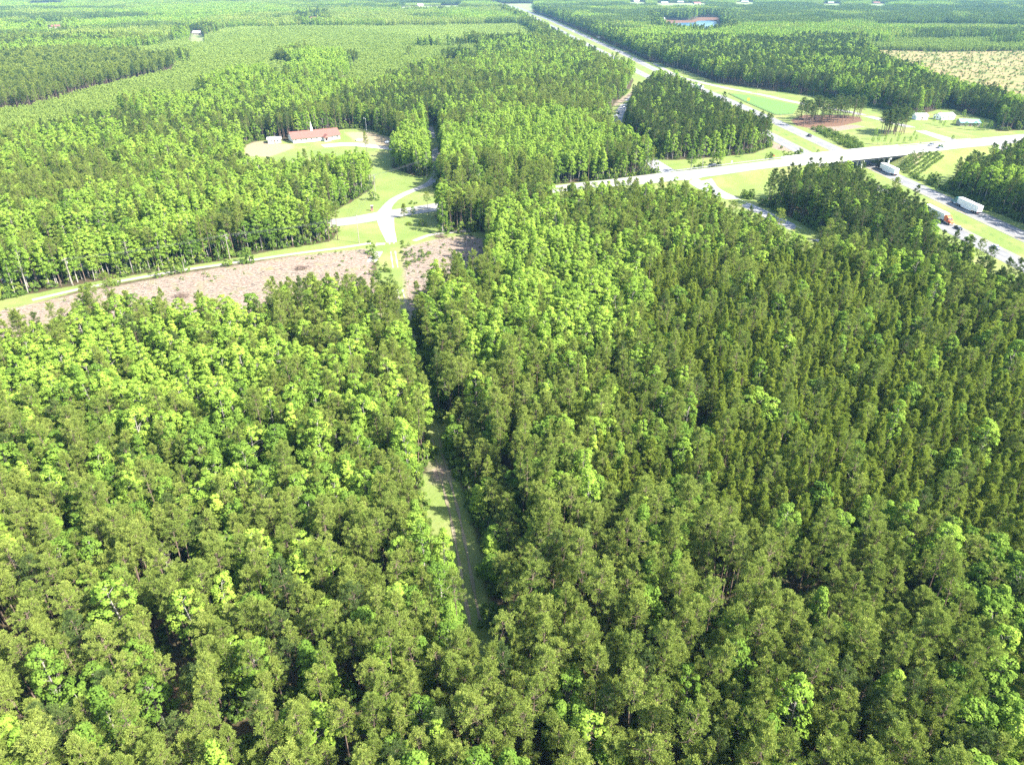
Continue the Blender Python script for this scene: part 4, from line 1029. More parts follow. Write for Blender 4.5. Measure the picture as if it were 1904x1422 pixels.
# ------------------------------------------------------------------ dead trees
def dead_mesh(H, seed):
    gg = np.random.default_rng(seed); L = [tube_np([[0, 0, 0], [.2, .1, H * .4], [.1, .3, H * .75], [.2, .2, H]], [.15, .11, .06, .015], 6)]
    for k in range(26):
        z = H * (.5 + .48 * gg.random()); az = gg.random() * 6.28; l = (1 - (z / H - .5) * 1.3) * gg.uniform(1.6, 3.2)
        d = np.array([math.cos(az), math.sin(az), gg.uniform(.2, .9)]) * .75; o = np.array([.15, .15, z]); m_ = o + d * l * .5; e = o + d * l + gg.normal(size=3) * .2
        L.append(tube_np([o, m_, e], [.07, .045, .012], 4))
        for q in range(3):
            d2 = d + gg.normal(size=3) * .7; L.append(tube_np([m_, m_ + d2 * l * .4], [.035, .01], 3))
    return join_tubes(L)
for i, (px, py, h, lb) in enumerate([(254, 1012, 13.5, 'bare bleached dead tree with spreading twigs left of the track'), (303, 1028, 12.5, 'second bleached dead tree just right of the spreading one'), (37, 1062, 13, 'bare grey dead tree beside the reddish gap by the left edge'),
        (340, 985, 13.5, 'tall bare snag above the two bleached dead trees'), (268, 1280, 10.5, 'low grey snag beside the reddish gap near the bottom edge'), (1450, 1142, 13, 'small white snag among the pines on the right'), (1672, 1172, 13, 'thin grey snag farther right among the pines'), (700, 1090, 13, 'thin bare snag left of the shaded end of the track')]):
    p = P(px, py, h * .85); e = empty('dead_tree', (p[0], p[1], 0), i * 1.3, lb, 'dead tree', 'dead trees in the near wood')
    V_, I_ = dead_mesh(h, 40 + i); link('trunk', mesh_np('snag', V_, 4, I_, ['dead_wood']), e)

# ------------------------------------------------------------------ logging slash on the clearings
V, I = [], []
def stick(p, az, el, l, r):
    d = np.array([math.cos(az) * math.cos(el), math.sin(az) * math.cos(el), math.sin(el)]); s_ = np.array([-math.sin(az), math.cos(az), 0]) * r; o = len(V)
    for e in (0, 1):
        c_ = p + d * l * e; rr_ = 1 - .5 * e
        V.extend([c_ - s_ * rr_, c_ + s_ * rr_, c_ + np.array([0, 0, 1.6 * r * rr_])])
    for k in range(3): I.extend([o + k, o + (k + 1) % 3, o + 3 + (k + 1) % 3, o + 3 + k])
for pl, n_ in ((POLY['dirt'][0], 4200), (POLY['dirt'][1], 1200)):
    lo, hi = pl.min(0), pl.max(0); X = g.uniform(lo[0], hi[0], n_ * 2); Y = g.uniform(lo[1], hi[1], n_ * 2)
    m_ = in_poly(X, Y, pl) & (sdf(X, Y, pl) > 1.0) & (hashn(X, Y, 5, 44) + .3 * hashn(X * .2, Y, 2, 3) > .5)
    for x, y in zip(X[m_][:n_], Y[m_][:n_]):
        stick(np.array([x, y, .03]), g.normal() * .5 + (0.25 if g.random() < .7 else 1.8), g.uniform(0, .12), g.uniform(.5, 3.2), g.uniform(.03, .11))
tag(link('logging_debris', mesh_np('logging_debris', V, 4, I, ['dead_wood'])), 'bleached branches and tops left lying on the cleared ground', kind='stuff')
# stumps and brush heaps one can pick out
heap_i = 0
for px, py, lb in [(338, 552, 'small reddish brush heap at the near side of the bare clearing'), (560, 500, 'dark brush heap in the middle of the bare clearing'), (820, 441, 'reddish soil and brush heap by the sandy spur right of the track')]:
    V, I = [], []
    for q in range(90): stick(np.array([g.normal() * 1.2, g.normal() * .8, abs(g.normal()) * .35]), g.random() * 6.28, g.uniform(-.1, .5), g.uniform(1, 2.6), g.uniform(.04, .1))
    p = P(px, py); e = link('brush_heap', mesh_np('brush_heap', V, 4, I, ['bark_pine']), None, (p[0], p[1], 0)); tag(e, lb, 'brush heap', 'brush heaps on the clearings')

# ------------------------------------------------------------------ buildings
plain('white_wall', (.8, .79, .76), .7, var=.05); plain('roof_rust', (.21, .09, .07), .85, var=.12, scale=.8); plain('roof_white', (.75, .76, .76), .5); plain('roof_teal', (.22, .45, .44), .45, .5)
plain('window_glass', (.04, .05, .06), .15, .6, scale=.2); plain('door_brown', (.2, .12, .08), .6); plain('brick_red', (.3, .15, .12), .85, var=.2); plain('roof_grey', (.36, .37, .38), .8); plain('wall_tan', (.34, .3, .24), .8)
def at_front(pa, pb, z=0.0):
    A, B = P(*pa, z), P(*pb, z); d = B - A; return (A + B) / 2, math.atan2(d[1], d[0]), float(np.hypot(*d))
def gable(name, label, cat, c, rz, L, W, H, Rh, wall, roof, wins=4, door=True, group=None, z=0.0, over=.5, chimney=False):
    """long side faces -y (local), its middle at the origin"""
    e = empty(name, (c[0], c[1], z), rz, label, cat, group)
    mb = MB().box(-L / 2, L / 2, 0, W, 0, H)
    for sx in (-1, 1):
        x = sx * L / 2; mb.add([(x - sx * .15, 0, H), (x - sx * .15, W, H), (x - sx * .15, W / 2, H + Rh), (x, 0, H), (x, W, H), (x, W / 2, H + Rh)], [(0, 1, 2), (3, 5, 4), (0, 3, 4, 1), (1, 4, 5, 2), (2, 5, 3, 0)])
    link('wall', mb.mesh('wall', wall), e)
    sl = Rh / (W / 2); t = .14
    prof = [(-over, H - over * sl + .02), (W / 2, H + Rh + .02), (W + over, H - over * sl + .02), (W + over, H - over * sl + .02 + t), (W / 2, H + Rh + .02 + t), (-over, H - over * sl + .02 + t)]
    v = [(-L / 2 - over, y, z_) for y, z_ in prof] + [(L / 2 + over, y, z_) for y, z_ in prof]
    rf = link('roof', MB().add(v, [(0, 1, 4, 5), (1, 2, 3, 4), (11, 10, 7, 6), (10, 9, 8, 7)] + [(i, i + 6, (i + 1) % 6 + 6, (i + 1) % 6) for i in range(6)]).mesh('roof', roof), e)
    rc = link('ridge_cap', MB().box(-L / 2 - over, L / 2 + over, W / 2 - .2, W / 2 + .2, H + Rh + .1, H + Rh + .24).mesh('ridge_cap', roof), rf)
    if chimney: link('chimney', MB().box(-L * .3, -L * .3 + .9, W * .6, W * .6 + .7, H + Rh * .4, H + Rh + .9).mesh('chimney', 'brick_red'), rf)
    wm = MB().box(-.5, .5, -.04, .03, 0, 1.3).mesh('window', 'paint_white'); gm = MB().box(-.42, .42, -.06, -.041, .08, 1.22).mesh('pane', 'window_glass')
    for i in range(wins):
        x = -L / 2 + L * (i + .5) / wins
        if door and abs(x) < 1.0: continue
        w_ = link('window', wm, e, (x, 0, H * .35)); link('pane', gm, w_)
    for x, s_ in ((-L / 2, -1), (L / 2, 1)):
        w_ = link('window', wm, e, (x, W * .5, H * .35)); w_.rotation_euler = (0, 0, math.pi / 2 * s_); link('pane', gm, w_)
    if door:
        d_ = link('door', MB().box(-.5, .5, -.05, .02, 0, 2.1).mesh('door', 'door_brown'), e, (L * .02, 0, 0))
    return e
c, rz, L = at_front((546, 267), (632.5, 258.5))
ch = gable('church', 'long white church with reddish roof, white steeple and gabled porch', 'church', c, rz, L, 15, 3.1, 3.1, 'white_wall', 'roof_rust', 9, False, over=.8)
# steeple on the ridge
sx = -L * .5 + L * .46
st = link('steeple', MB().box(-.7, .7, -.7, .7, 0, 2.0).box(-.8, .8, -.8, .8, 2.0, 2.15).mesh('steeple', 'white_wall'), ch, (sx, 7.5, 6.0))
link('spire', MB().add([(-.5, -.5, 2.16), (.5, -.5, 2.16), (.5, .5, 2.16), (-.5, .5, 2.16), (0, 0, 6.4)], [(0, 1, 4), (1, 2, 4), (2, 3, 4), (3, 0, 4), (3, 2, 1, 0)]).mesh('spire', 'white_wall'), st)
link('louvre', MB().box(-.35, .35, -.75, -.705, .6, 1.6).mesh('louvre', 'roof_grey'), st)
# porch
po = link('porch', MB().box(-2.2, 2.2, -4.4, -.05, 0, .15).mesh('porch', 'concrete_light'), ch, (L * .2, 0, 0))
link('porch_roof', MB().add([(-2.6, -4.7, 2.7), (0, -4.7, 4.4), (2.6, -4.7, 2.7), (-2.6, 1.0, 2.7), (0, 1.0, 4.4), (2.6, 1.0, 2.7), (-2.6, -4.7, 2.55), (2.6, -4.7, 2.55), (-2.6, 1, 2.55), (2.6, 1, 2.55)],
     [(0, 1, 4, 3), (1, 2, 5, 4), (6, 7, 2, 1, 0), (8, 9, 7, 6), (6, 0, 3, 8), (2, 7, 9, 5)]).mesh('porch_roof', 'roof_rust'), po)
link('gable_panel', MB().add([(-2.1, -4.75, 2.8), (2.1, -4.75, 2.8), (0, -4.75, 4.15), (-2.1, -4.71, 2.8), (2.1, -4.71, 2.8), (0, -4.71, 4.15)], [(0, 1, 2), (5, 4, 3), (0, 3, 4, 1), (1, 4, 5, 2), (2, 5, 3, 0)]).mesh('gable_panel', 'brick_red'), po)
for x in (-2.0, 2.0):
    for y in (-4.2, -2.4): link('column', MB().tube([(x, y, .15), (x, y, 2.56)], .16, 8).mesh('column', 'white_wall'), po)
link('double_door', MB().box(-.9, .9, -.1, -.04, .15, 2.4).mesh('double_door', 'door_brown'), po)
c, rz, L = at_front((499, 267.5), (523, 266))
gable('shed', 'plain white flat looking shed left of the church', 'shed', c, rz, L, 7, 2.6, .8, 'white_wall', 'roof_white', 2, True)
c, rz, L = at_front((1703, 223), (1724, 224), 0)
gable('shed', 'small white shed with rounded pale roof below the big pines', 'shed', c, rz + .3, 9, 7, 3.0, 1.4, 'white_wall', 'roof_white', 1, True)
c, rz, L = at_front((1784, 235), (1822, 236), 0)
gable('house', 'low house with a teal metal roof behind garden trees', 'house', c, rz, L * .95, 9, 2.8, 1.6, 'wall_tan', 'roof_teal', 4, True, 'houses by the interchange', chimney=True)
c, rz, L = at_front((1748, 224), (1776, 222), 0)
gable('house', 'pale roofed house half hidden by garden trees', 'house', c, rz, L * .9, 8, 2.8, 1.8, 'white_wall', 'roof_grey', 3, True, 'houses by the interchange', chimney=True)
far_houses = [(1184, 4.5, 30, 'roof_grey', 'leftmost far building with grey roof, right of the interstate at the top edge'), (1236, 8, 34, 'roof_grey', 'far grey roofed building second from the left of the row at the top edge'), (1265, 6.5, 30, 'roof_grey', 'far long grey house in the middle of the row at the top edge'),
   (1297, 8.5, 36, 'roof_rust', 'far house with brownish roof in the row above the lake'), (1385, 6, 34, 'roof_grey', 'far pale building at the right end of the row above the lake'), (782, 12.5, 26, 'roof_white', 'far white building at the middle of the pale field strip'), (742, 13, 18, 'roof_grey', 'far small house at the left end of the pale field strip'),
   (1545, 8, 26, 'roof_grey', 'far grey roofed building left one beyond the young pines, top right'), (1630, 8, 30, 'roof_rust', 'far brown roofed building right one beyond the young pines, top right'), (104, 54, 22, 'roof_rust', 'lone far house in a small clearing of the left woods'), (366, 66, 18, 'roof_white', 'tiny white building in a clearing behind the bright tree band'), (583, 38, 18, 'roof_rust', 'tiny reddish house in a clearing above the young plantation'),
   (1232, 39.5, 16, 'roof_grey', 'lakeside house with grey roof on the left bank')]
for px, py, L, rm, lb in far_houses:
    p = P(px, py); gable('house', lb, 'house', p, ((px * 7) % 5 - 2) * .12, L * .75, L * .4, 4.5, 2.8, 'wall_tan', rm, 4, True, 'far houses near the top edge')

# ------------------------------------------------------------------ vehicles
plain('tyre', (.02, .02, .02), .8, .2); plain('rim_metal', (.5, .5, .52), .35, .5, .7); plain('trailer_white', (.8, .81, .8), .45, .4, var=.04, scale=.5); plain('chassis', (.05, .05, .055), .6); plain('lamp_red', (.5, .02, .02), .3, .5); plain('lamp_clear', (.8, .8, .75), .2, .6)
for nm, c_ in (('teal', (.03, .16, .18)), ('orange', (.75, .16, .05)), ('black', (.018, .02, .024)), ('silver', (.42, .47, .52)), ('white', (.8, .8, .8)), ('red', (.4, .03, .03)), ('blue', (.06, .12, .25)), ('navy', (.02, .03, .07)), ('grey', (.16, .17, .19))):
    plain('paint_' + nm + '_car', c_, .25, .6, var=.03)
_wc = {}
def wheel(parent, x, y, r=.34, w=.24):
    k = (r, w)
    if k not in _wc:
        _wc[k] = (MB().tube([(0, -w / 2, 0), (0, -w / 2 * .8, 0), (0, w / 2 * .8, 0), (0, w / 2, 0)], [r * .9, r, r, r * .9], 14).mesh('tyre', 'tyre'), MB().tube([(0, -w / 2 - .01, 0), (0, w / 2 + .01, 0)], r * .58, 10).mesh('rim', 'rim_metal'))
    o = link('wheel', _wc[k][0], parent, (x, y, r)); link('rim', _wc[k][1], o)
def section_loft(secs, w):
    """side profile pairs (x, zbottom, ztop, halfwidth) lofted along x"""
    return MB().loft([[(x, -h, zb), (x, h, zb), (x, h * 1.0, zb + (zt - zb) * .6), (x, h * .88, zt), (x, -h * .88, zt), (x, -h, zb + (zt - zb) * .6)] for x, zb, zt, h in secs])
def car(px, py, hd, paint, body, label, z=None, group='cars on the roads', pos=None):
    p = P(px, py, 0 if z is None else z) if pos is None else pos
    e = empty('car', (p[0], p[1], (tz(*p) + .06) if z is None else z + .09), hd, label, 'pickup truck' if body == 'pickup' else 'car', group)
    pm = 'paint_%s_car' % paint
    L, hw, roof, belt = {'sedan': (4.7, .9, 1.42, .92), 'suv': (4.8, .95, 1.75, 1.05), 'pickup': (5.6, .98, 1.85, 1.08)}[body]
    h = L / 2
    if body == 'pickup': secs = [(-h, .45, 1.0, .9), (-h + .1, .35, 1.08, hw), (-.3, .3, 1.08, hw), (1.2, .3, 1.1, hw), (h - .3, .32, 1.0, hw), (h, .4, .8, hw * .88)]
    else: secs = [(-h, .4, .85, hw * .86), (-h + .12, .3, .98, hw), (-h * .55, .25, belt, hw), (h * .35, .25, belt, hw), (h * .8, .28, .8, hw), (h, .36, .62, hw * .85)]
    link('body', section_loft(secs, hw).mesh('body', pm), e)
    x0, x1 = {'sedan': (-1.75, 1.05), 'suv': (-2.25, 1.15), 'pickup': (-.5, 1.55)}[body]; s0, s1 = {'sedan': (.65, .85), 'suv': (.3, .8), 'pickup': (.15, .7)}[body]
    b_ = belt - .01; tw = hw * .78
    v = [(x0, -hw * .88, b_), (x1, -hw * .88, b_), (x1, hw * .88, b_), (x0, hw * .88, b_), (x0 + s0, -tw, roof - .05), (x1 - s1, -tw, roof - .05), (x1 - s1, tw, roof - .05), (x0 + s0, tw, roof - .05)]
    link('windows', MB().add(v, [(0, 3, 2, 1), (4, 5, 6, 7), (0, 1, 5, 4), (1, 2, 6, 5), (2, 3, 7, 6), (3, 0, 4, 7)]).mesh('windows', 'window_glass'), e)
    link('roof', MB().box(x0 + s0 - .08, x1 - s1 + .05, -tw - .02, tw + .02, roof - .049, roof, .04).mesh('roof', pm), e)
    if body == 'pickup': link('load_bed', MB().box(-h + .15, -.6, -hw * .75, hw * .75, 1.085, 1.1).mesh('load_bed', 'chassis'), e)
    for y in (-hw * .7, hw * .7):
        link('headlight', MB().box(h - .1, h + .02, y - .18, y + .18, .55, .7).mesh('headlight', 'lamp_clear'), e)
        link('taillight', MB().box(-h - .02, -h + .08, y - .16, y + .16, .68, .84).mesh('taillight', 'lamp_red'), e)
        for x in (-h * .6, h * .62): wheel(e, x, math.copysign(hw - .1, y))
    return e
def semi(px, py, line_off, paint, label, heading=1):
    ln = offset(INTd, line_off); p0 = P(px, py); i = int(np.argmin(np.hypot(ln[:, 0] - p0[0], ln[:, 1] - p0[1])))
    t = ln[min(i + 1, len(ln) - 1)] - ln[i - 1]; t /= np.linalg.norm(t); p = ln[i] + t * float((p0 - ln[i]) @ t); hd = math.atan2(t[1], t[0]) + (0 if heading > 0 else math.pi)
    e = empty('semi_truck', (p[0], p[1], .08), hd, label, 'truck', 'semi trucks on the divided highway'); pm = 'paint_%s_car' % paint
    # origin under the middle; x forward
    tr = link('trailer', MB().box(-10.4, 5.6, -1.3, 1.3, 1.2, 4.1).mesh('trailer', 'trailer_white'), e)
    link('rear_door', MB().box(-10.46, -10.405, -1.22, -.02, 1.3, 4.0).mesh('rear_door', 'trailer_white'), tr); link('rear_door', MB().box(-10.46, -10.405, .02, 1.22, 1.3, 4.0).mesh('rear_door', 'trailer_white'), tr)
    link('side_skirt', MB().box(-5.8, 2.2, 1.24, 1.29, .45, 1.19).mesh('side_skirt', 'trailer_white'), tr); link('side_skirt', MB().box(-5.8, 2.2, -1.29, -1.24, .45, 1.19).mesh('side_skirt', 'trailer_white'), tr)
    link('bumper_bar', MB().box(-10.4, -10.3, -1.1, 1.1, .5, .65).mesh('bumper_bar', 'chassis'), tr)
    for y in (-.8, .8): link('landing_leg', MB().box(2.7, 2.85, y - .08, y + .08, .25, 1.195).mesh('landing_leg', 'chassis'), tr)
    link('chassis', MB().box(3.2, 10.0, -.45, .45, .6, 1.0).mesh('chassis', 'chassis'), e)
    link('sleeper', MB().add([(5.9, -1.2, 1.0), (8.0, -1.2, 1.0), (8.0, 1.2, 1.0), (5.9, 1.2, 1.0), (5.9, -1.15, 3.85), (7.6, -1.1, 3.7), (7.6, 1.1, 3.7), (5.9, 1.15, 3.85)], [(0, 3, 2, 1), (4, 5, 6, 7), (0, 1, 5, 4), (1, 2, 6, 5), (2, 3, 7, 6), (3, 0, 4, 7)]).mesh('sleeper', pm), e)
    cb = link('cab', MB().box(8.0, 9.1, -1.12, 1.12, .9, 2.0).add([(8.0, -1.1, 2.0), (9.1, -1.1, 2.0), (9.1, 1.1, 2.0), (8.0, 1.1, 2.0), (7.7, -1.0, 3.2), (8.55, -.95, 2.95), (8.55, .95, 2.95), (7.7, 1.0, 3.2)], [(4, 5, 6, 7), (0, 1, 5, 4), (2, 3, 7, 6), (1, 2, 6, 5)]).mesh('cab', pm), e)
    link('windscreen', MB().add([(9.08, -.98, 2.08), (9.08, .98, 2.08), (8.62, .86, 2.88), (8.62, -.86, 2.88), (9.13, -.98, 2.1), (9.13, .98, 2.1), (8.67, .86, 2.9), (8.67, -.86, 2.9)], [(4, 5, 6, 7), (0, 3, 2, 1), (0, 1, 5, 4), (1, 2, 6, 5), (2, 3, 7, 6), (3, 0, 4, 7)]).mesh('windscreen', 'window_glass'), cb)
    for sy in (-1, 1): link('side_window', MB().box(8.1, 8.8, sy * 1.12 - .015, sy * 1.12 + .015, 1.9, 2.6).mesh('side_window', 'window_glass'), cb)
    link('hood', section_loft([(9.1, .8, 1.95, 1.0), (10.3, .75, 1.75, .95), (10.7, .7, 1.5, .85)], 1).mesh('hood', pm), e)
    link('front_bumper', MB().box(10.55, 10.8, -1.15, 1.15, .4, .75).mesh('front_bumper', 'rim_metal'), e)
    for y in (-.85, .85):
        link('headlight', MB().box(10.6, 10.74, y - .15, y + .15, .85, 1.1).mesh('headlight', 'lamp_clear'), e); link('taillight', MB().box(-10.44, -10.38, y - .15, y + .15, .8, .95).mesh('taillight', 'lamp_red'), e)
        link('fuel_tank', MB().tube([(6.3, y * 1.25, .75), (7.9, y * 1.25, .75)], .32, 10).mesh('fuel_tank', 'rim_metal'), e)
        for x, w_ in ((9.7, .3), (5.0, .6), (3.7, .6), (-7.6, .6), (-8.9, .6)): wheel(e, x, math.copysign(1.3 - w_ / 2, y), .5, w_)
    return e
semi(1789, 388, 13.6, 'teal', 'semi truck with dark teal cab and white trailer driving away along the highway')
semi(1640, 320, 13.6, 'black', 'semi truck whose white trailer is just coming out from under the bridge')
semi(1750, 407, -10.2, 'orange', 'semi truck with orange cab coming toward the camera behind the pines', -1)
semi(1303, 166, 10.4, 'black', 'far semi truck with pale trailer on the highway left of the green lawn')
def on_line(px, py, off_):
    ln = offset(INTd, off_); p0 = P(px, py); i = int(np.argmin(np.hypot(ln[:, 0] - p0[0], ln[:, 1] - p0[1]))); t = ln[min(i + 1, len(ln) - 1)] - ln[i - 1]; t /= np.linalg.norm(t)
    return ln[i] + t * float((p0 - ln[i]) @ t), math.atan2(t[1], t[0])
for px, py, off_, pt, bd, lb in [(1790, 426, -10.2, 'black', 'sedan', 'black car ahead of the orange cab truck on the near carriageway'), (1861, 462, -10.4, 'silver', 'sedan', 'silver blue car at the lower right end of the highway'), (1504, 254, 13.6, 'black', 'suv', 'dark car on the far carriageway just before the bridge'),
       (1341, 182, 10.2, 'navy', 'sedan', 'dark car between the far semi truck and the green lawn'), (1156, 98, 10.2, 'navy', 'sedan', 'tiny dark car on the far highway, first of a pair'), (1140, 93.5, 10.2, 'black', 'suv', 'tiny dark car on the far highway, behind the pair leader'),
       (1100, 73, 13.6, 'red', 'suv', 'tiny red car on the far highway'), (1088, 69, 10.2, 'silver', 'sedan', 'tiny silver car ahead of the red one on the far highway'), (1062, 59, 10.2, 'black', 'sedan', 'tiny black car on the highway, second farthest'), (1026, 41, 13.6, 'white', 'sedan', 'farthest tiny white car on the highway')]:
    p, hd = on_line(px, py, off_); car(0, 0, hd + (math.pi if off_ < 0 else 0), pt, bd, lb, pos=p)
def heading(line, px, py, z=0.0):
    p0 = P(px, py, z); i = int(np.argmin(np.hypot(line[:, 0] - p0[0], line[:, 1] - p0[1]))); t = line[min(i + 1, len(line) - 1), :2] - line[max(i - 1, 0), :2]
    return math.atan2(t[1], t[0]), line[i, 2]
for px, py, z, flip, pt, bd, lb in [(1324, 310, 3.3, 1, 'black', 'suv', 'dark car with pale roof on the overpass road before the lone pine'), (1731, 271, 6.4, 1, 'grey', 'sedan', 'dark car on the overpass right of the bridge, far lane'), (1749, 276, 6.2, 0, 'silver', 'sedan', 'small silver blue car on the overpass right of the bridge, near lane')]:
    h_, zz = heading(OV, px, py, z); p = P(px, py, zz); car(0, 0, h_ + (math.pi if flip else 0), pt, bd, lb, z=zz, pos=p)
for px, py, pt, bd, lb in [(1161, 200, 'white', 'suv', 'white car farthest up the shaded slip road'), (1150, 211, 'black', 'suv', 'black car in the middle of the three on the shaded slip road'), (1146, 217, 'white', 'sedan', 'white car nearest of the three on the shaded slip road')]:
    h_, zz = heading(densify(RAMP_NW, 3), px, py); car(px, py, h_, pt, bd, lb, group='cars queueing on the slip road')
for px, py, pt, bd, lb in [(722, 266, 'silver', 'sedan', 'silver car parked at the end of the church gravel lot'), (736, 267, 'white', 'suv', 'white car parked among trees right of the church lot'), (668, 262, 'white', 'sedan', 'white car parked just right of the church')]:
    car(px, py, .5, pt, bd, lb, group='cars parked by the church')

# ------------------------------------------------------------------ poles, wires, signs, fence
def pole(px, py, h, label, arm=True, rz=0.0):
    p = P(px, py); e = empty('utility_pole', (p[0], p[1], tz(*p) - .1), rz, label, 'utility pole', 'utility poles')
    link('pole', MB().tube([(0, 0, 0), (0, 0, h)], [.17, .11], 8).mesh('pole', 'dead_wood'), e)
    if arm:
        ca = link('crossarm', MB().box(-1.2, 1.2, .1, .22, h - .7, h - .56).mesh('crossarm', 'dead_wood'), e)
        for x in (-1.1, -.5, .5, 1.1): link('insulator', MB().tube([(x, .16, h - .55), (x, .16, h - .35)], .05, 6).mesh('insulator', 'galvanised'), ca)
        link('transformer', MB().tube([(.35, -.3, h - 2.2), (.35, -.3, h - 1.3)], .22, 10).mesh('transformer', 'galvanised'), e)
    return Vector((p[0], p[1], tz(*p) + h - .45))
tops = [pole(136, 531, 11, 'wooden utility pole at the left of the grass strip', rz=1.3), pole(428, 483, 11, 'wooden utility pole on the grass strip before the roadside trees', rz=1.3), pole(668, 452, 12.5, 'wooden utility pole beside the junction', rz=1.3),
        pole(698, 363, 11, 'wooden utility pole on the church lawn before the bright trees', rz=.3), pole(819, 319, 11, 'wooden utility pole beside the narrow side road', rz=.3)]
def wires(A, B, label):
    mb = MB()
    for k in (-1.1, -.5, .5, 1.1):
        d = (B - A).normalized(); s_ = Vector((-d.y, d.x, 0)) * k; pts = []
        for q in range(13):
            t = q / 12; pts.append(A.lerp(B, t) + s_ + Vector((0, 0, -4 * .9 * t * (1 - t))))
        mb.tube(pts, .022, 4)
    tag(link('power_line', mb.mesh('power_line', 'steel_dark')), label, 'power line', 'power lines between the poles')
wires(tops[0], tops[1], 'power line along the grass strip, left span'); wires(tops[1], tops[2], 'power line along the grass strip, right span'); wires(tops[2], tops[3], 'power line crossing the road at the junction'); wires(tops[3], tops[4], 'power line crossing the church lawn')
for px, py, h, lb in [(681.5, 243, 8.5, 'white lamp post at the edge of the trees right of the church'), (745, 231, 8, 'lamp post among the trees above the poplars')]:
    p = P(px, py); e = empty('lamp_post', (p[0], p[1], 0), 2.6, lb, 'lamp post', 'lamp posts near the church')
    link('pole', MB().tube([(0, 0, 0), (0, 0, h)], [.14, .09], 8).mesh('pole', 'concrete_light'), e); link('lamp_arm', MB().tube([(0, 0, h - .1), (1.4, 0, h + .25)], .06, 6).mesh('lamp_arm', 'concrete_light'), e); link('lamp_head', MB().box(1.2, 2.0, -.2, .2, h + .12, h + .3).mesh('lamp_head', 'concrete_light'), e)
def sign(px, py, w, h, z0, mat, label, z=0.0, rz=0.0, two=False, name='road_sign', shape=4):
    p = P(px, py, z); e = empty(name, (p[0], p[1], tz(*p) - .1), rz, label, 'road sign', 'road signs')
    for x in ((-w * .35, w * .35) if two else (0,)): link('post', MB().box(x - .05, x + .05, .02, .12, 0, z0 + h * .6).mesh('post', 'galvanised'), e)
    if shape == 4: link('sign_panel', MB().box(-w / 2, w / 2, -.03, .015, z0, z0 + h).mesh('sign_panel', mat), e)
    else:
        n_ = shape; off_ = math.pi / n_ if n_ == 8 else 0; v = [(math.cos(off_ + 2 * math.pi * k / n_) * w / 2, y, z0 + h / 2 + math.sin(off_ + 2 * math.pi * k / n_) * h / 2) for y in (-.03, .01) for k in range(n_)]
        link('sign_panel', MB().add(v, [tuple(range(n_)), tuple(range(2 * n_ - 1, n_ - 1, -1))] + [(k + n_, (k + 1) % n_ + n_, (k + 1) % n_, k) for k in range(n_)]).mesh('sign_panel', mat), e)
plain('sign_yellow', (.75, .5, .05), .5); plain('sign_red', (.45, .03, .03), .5); plain('sign_green', (.02, .2, .09), .5)
sign(1391, 191, 2.4, 2.4, 1.6, 'sign_yellow', 'yellow diamond sign at the edge of the green lawn', shape=4, rz=-.2)
sign(1218, 314, 1.6, 1.2, 1.4, 'paint_white', 'white sign on the island at the slip road mouth', 1.5)
sign(1291, 309, .9, 1.4, 1.2, 'paint_white', 'small white sign on the verge left of the dark car', 2)
sign(1361, 300, .8, 1.2, 1.2, 'paint_white', 'small white sign on the verge right of the lone pine', 2)
sign(1437, 302, .9, .9, 1.8, 'sign_red', 'small red octagonal sign by the road left of the bridge', 4, shape=8)
sign(1258, 141.5, 3.0, 1.8, 2.0, 'sign_green', 'green exit sign where the slip road joins the highway', two=True)
sign(1066, 62, 3.2, 2.2, 2.0, 'paint_white', 'far white board beside the highway', two=True)
sign(1113, 73, 2.6, 2.0, 2.0, 'paint_white', 'second far white board beside the highway', two=True)
p = P(692, 392); e = empty('church_sign', (p[0], p[1], 0), .2, 'dark upright brick sign pillar on the lawn by the driveway mouth', 'sign')
link('pillar', MB().box(-.6, .6, -.35, .35, 0, 2.5).mesh('pillar', 'brick_red'), e); link('cap', MB().box(-.72, .72, -.47, .47, 2.5, 2.65).mesh('cap', 'roof_grey'), e); link('panel', MB().box(-.45, .45, -.4, -.352, 1.2, 2.2).mesh('panel', 'steel_dark'), e)
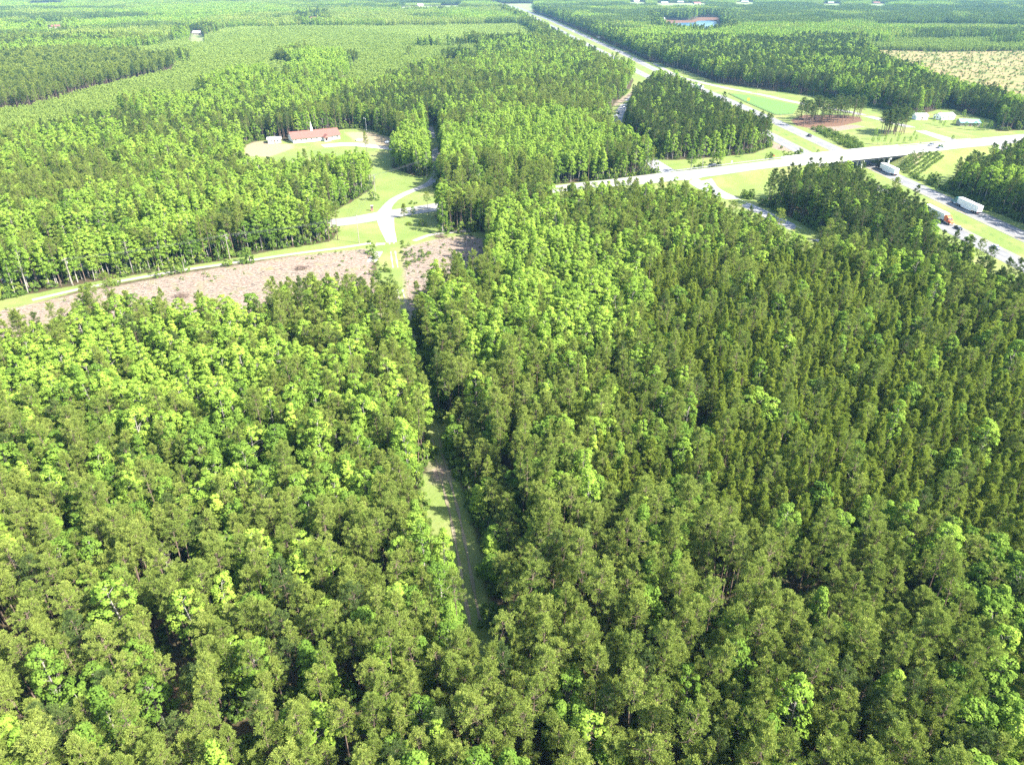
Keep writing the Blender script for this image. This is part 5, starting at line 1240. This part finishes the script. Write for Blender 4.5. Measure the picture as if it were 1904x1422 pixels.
fp = densify(PS([(1354, 174.5), (1389, 191.5), (1442, 214.5), (1474, 213)]), 4)
e = empty('fence', (0, 0, 0), 0, 'dark wire fence along the lower edge of the green lawn', 'fence')
f3 = np.hstack([fp, np.zeros((len(fp), 1))])
for zz in (.3, .8, 1.3): link('rail', ribbon_box(f3, -.03, .03, zz, zz + .07).mesh('rail', 'steel_dark'), e)
pm_ = MB().box(-.06, .06, -.06, .06, -.1, 1.5).mesh('post', 'steel_dark')
for q in fp: link('post', pm_, e, (q[0], q[1], 0))
link('netting', ribbon_box(f3, -.008, .008, .05, .28).mesh('netting', 'steel_dark'), e)

# ------------------------------------------------------------------ labels: look-alikes are told apart by their order from the left
same = {}
for o in scene.objects:
    if o.parent is None and o.get('category') and o.get('label'): same.setdefault(o['label'], []).append(o)
ORD = ['leftmost', 'second', 'third', 'fourth', 'fifth', 'sixth', 'seventh', 'eighth', 'ninth', 'tenth', 'eleventh', 'twelfth', 'thirteenth', 'fourteenth', 'fifteenth', 'sixteenth', 'seventeenth', 'eighteenth']
for lb, os_ in same.items():
    if len(os_) < 2 or len(os_) > len(ORD): continue
    os_.sort(key=lambda o: project(o.location.x, o.location.y, o.location.z + 12)[0])
    for i, o in enumerate(os_):
        full_ = lb + (', ' + ORD[i] + (' from left' if 0 < i < len(os_) - 1 else '') if i < len(os_) - 1 else ', rightmost')
        if len(full_.replace(',', '').split()) > 16: full_ = lb + ', ' + (ORD[i] if i < len(os_) - 1 else 'rightmost')
        o['label'] = full_

# ------------------------------------------------------------------ haze
m, nt, out = new_mat('haze')
pv = nt.nodes.new('ShaderNodeVolumePrincipled')
pv.inputs['Color'].default_value = (.28, .62, 1.0, 1)
pv.inputs['Density'].default_value = 5.8e-5
pv.inputs['Anisotropy'].default_value = 0.0
nt.links.new(pv.outputs[0], out.inputs['Volume']); MATS['haze'] = m
hz = MB().box(-16000, 16000, -600, 15500, -6, 104.5)
tag(link('haze', hz.mesh('haze', 'haze')), 'thin pale blue haze over the whole plain', kind='stuff')
